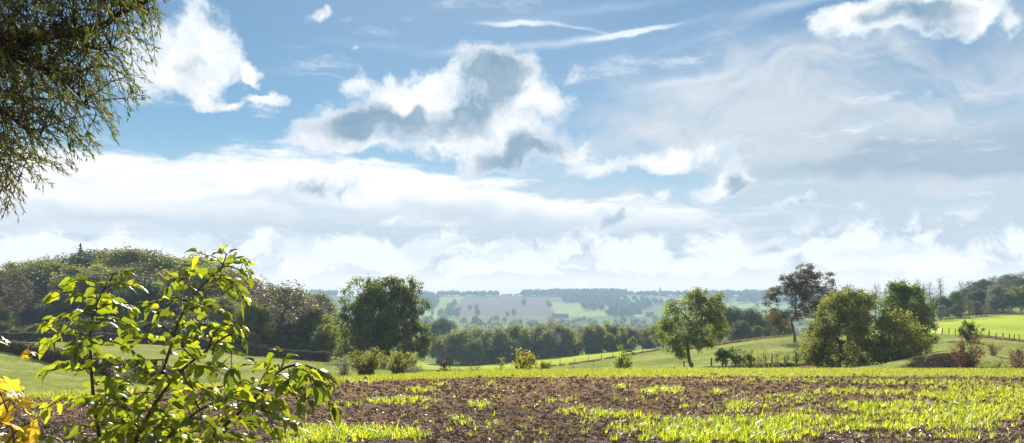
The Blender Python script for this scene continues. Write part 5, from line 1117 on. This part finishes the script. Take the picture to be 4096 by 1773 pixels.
LV = [(118, 1395, 58), (150, 1412, 50), (95, 1405, 40), (132, 1425, 40), (-10, 1360, 60), (8, 1350, 40), (5, 1530, 90), (25, 1565, 80), (-20, 1600, 90), (80, 1590, 70), (95, 1570, 60), (30, 1640, 70), (10, 1680, 90), (50, 1700, 90), (80, 1710, 80), (20, 1750, 100), (70, 1765, 90), (100, 1760, 70), (-20, 1720, 100), (110, 1690, 60), (40, 1790, 90), (-30, 1660, 90), (60, 1600, 50), (-40, 1560, 80), (120, 1705, 45), (95, 1640, 45), (0, 1620, 60), (30, 1520, 40)]
def lobed_leaf(mb, c, a, side, l, rg, tint):
    k = 21; t = np.linspace(-math.pi, math.pi, k + 1)[:-1]
    r = .5 * (.72 + .2 * np.cos(t * 5) + .06 * np.cos(t * 15)) * (1 - .55 * np.exp(-((np.abs(t) - math.pi) / .35) ** 2)); nr = unit(np.cross(a, side))
    px_, py_ = np.cos(t) * r, np.sin(t) * r; cup = rg.uniform(-.6, .9)
    v = c + (px_[:, None] + .35) * l * a + py_[:, None] * l * side + (r ** 2)[:, None] * l * cup * nr + (rg.normal(size=(k, 1)) * .02 * l) * nr
    vv = np.vstack([[c + a * l * .3], v]); mb.add(vv, [[0, 1 + i, 1 + (i + 1) % k] for i in range(k)], tint)
for px, py, sz in LV:
    c = R_(px, py, vr.normal() * .12); a = unit(np.array([vr.normal() * .6 + .5, vr.normal() * .5, -.5 + vr.normal() * .5])); sd = unit(np.cross(a, rand_dirs(1, vr)[0] + np.array([0, -.8, .3])))
    lobed_leaf(vl, c - vo, a, sd, sz / F * 2.3 * 1.25, vr, vr.random()); vt.tubes((c - a * .03 - vo)[None], (c - vo)[None], .001, .001, 4)
obj('stems', vt.mesh('vine_stems', [M_dark]), vn); obj('foliage', vl.mesh('vine_leaves', [L_vine]), vn)

# ------------------------------------------------------------------ willow hanging in from the left
L_will = leaf_mat('leaf_willow', [(0, (.025, .04, .012)), (.5, (.06, .078, .02)), (.85, (.11, .10, .027)), (1, (.16, .10, .025))], .5, (2.6, 2.2, .8), .6, .2)
wr = np.random.default_rng(19); DW = 8.5
g = np.array([-9.6, 8.5, float(gz(-9.6, 8.5))]); wl = thing('willow', 'overhanging willow with narrow dark leaves on drooping shoots', 'tree', g)
ww = MB(); wf = MB()
def WQ(px, py, dd=0.): return P(px, py, DW + dd)
crown_pt = WQ(-1500, 150)
ww.path(smooth_path([g - [0, 0, .4], g + [.1, 0, 1.2], g + [.3, .1, 2.6], WQ(-1500, 100)], 6) - g, np.linspace(.34, .2, 19), 12)
limbs = [[(-1500, 100, 0), (-800, 60, 0), (-300, 130, 0), (0, 170, 0), (266, 145, .1), (360, 190, .2), (450, 205, .2)], [(-1500, 100, 0), (-700, -60, .5), (-100, 130, .5), (347, 120, .4), (470, 60, .4), (570, 14, .3), (640, -10, .3)], [(-1500, 100, 0), (-900, -100, -1), (-300, -200, -1.2), (200, -150, -1.3), (520, -90, -1.2)], [(-1500, 100, 0), (-700, 200, 1), (-200, 260, 1.4), (100, 330, 1.4), (300, 430, 1.4)], [(-1500, 100, 0), (-800, 260, -.6), (-250, 330, -.8), (0, 440, -.9), (150, 560, -.9)], [(-1500, 100, 0), (-900, 320, .3), (-300, 480, .4), (-100, 600, .4), (0, 700, .4)], [(-100, 180, 0), (100, 240, -.4), (260, 330, -.5), (360, 440, -.5)], [(-1500, 100, 0), (-600, 0, 1.5), (0, -60, 1.8), (400, 0, 1.8), (600, 60, 1.7)]]
LP = []
for lb in limbs:
    q = smooth_path([WQ(*p) for p in lb], 8); ww.path(q - g, np.linspace(.07 if lb[0][0] < -1000 else .02, .004, len(q)), 7); LP.append(q)
LPall = np.vstack(LP)
poly = [(-350, -260), (730, -260), (700, 20), (665, 90), (650, 200), (610, 330), (585, 410), (500, 520), (430, 620), (330, 690), (190, 750), (95, 860), (20, 900), (-350, 980)]
starts, ends, dirs = [], [], []
while len(ends) < 1900:
    px, py = wr.uniform(-340, 730), wr.uniform(-250, 960)
    if not inpoly(np.array([px]), np.array([py]), poly)[0]: continue
    dens = .35 + .65 * float(np.clip((620 - px - .6 * py) / 500, 0, 1))
    if wr.random() > dens: continue
    e = WQ(px, py, wr.normal() * 1.0); dist = np.linalg.norm((LPall - e) * [1, .5, 1], axis=1); back = LPall[:, 0] < e[0] - .12; dist = np.where(back, dist, 9)
    j = wr.choice(np.argsort(np.where((dist < .35) | (LPall[:, 2] < e[2] - .15), dist + 3, dist))[:16]); starts.append(LPall[j]); ends.append(e)
for b, e in zip(starts, ends):
    v = e - b; Ls = np.linalg.norm(v)
    mid = b + v * .5 + np.array([.02, 0, .16 * Ls]) + wr.normal(size=3) * .05; tip = e
    q = smooth_path([b, mid, tip], 6); ww.path(q - g, np.linspace(.0055, .0016, len(q)), 4)
    lb = min(.75, Ls); s = np.concatenate([[0], np.cumsum(np.linalg.norm(np.diff(q, axis=0), axis=1))]); n = int(lb / .03); t = s[-1] - wr.random(n) * lb
    p = np.stack([np.interp(t, s, q[:, k]) for k in range(3)], 1); d = unit(np.stack([np.interp(np.minimum(t + .03, s[-1]), s, q[:, k]) - np.interp(t - .03, s, q[:, k]) for k in range(3)], 1))
    a = unit(d * .9 + rand_dirs(n, wr) * .65 + [0.1, 0, -.12]); sd = unit(np.cross(a, rand_dirs(n, wr))); wf.leaves(p - g, a, sd, wr.uniform(.05, .09, n), wr.uniform(.005, .008, n), .3, np.clip(.42 + wr.normal() * .22 + wr.normal(size=n) * .15, 0, 1))
obj('trunk', ww.mesh('willow_wood', [M_dark]), wl); obj('foliage', wf.mesh('willow_leaves', [L_will]), wl)
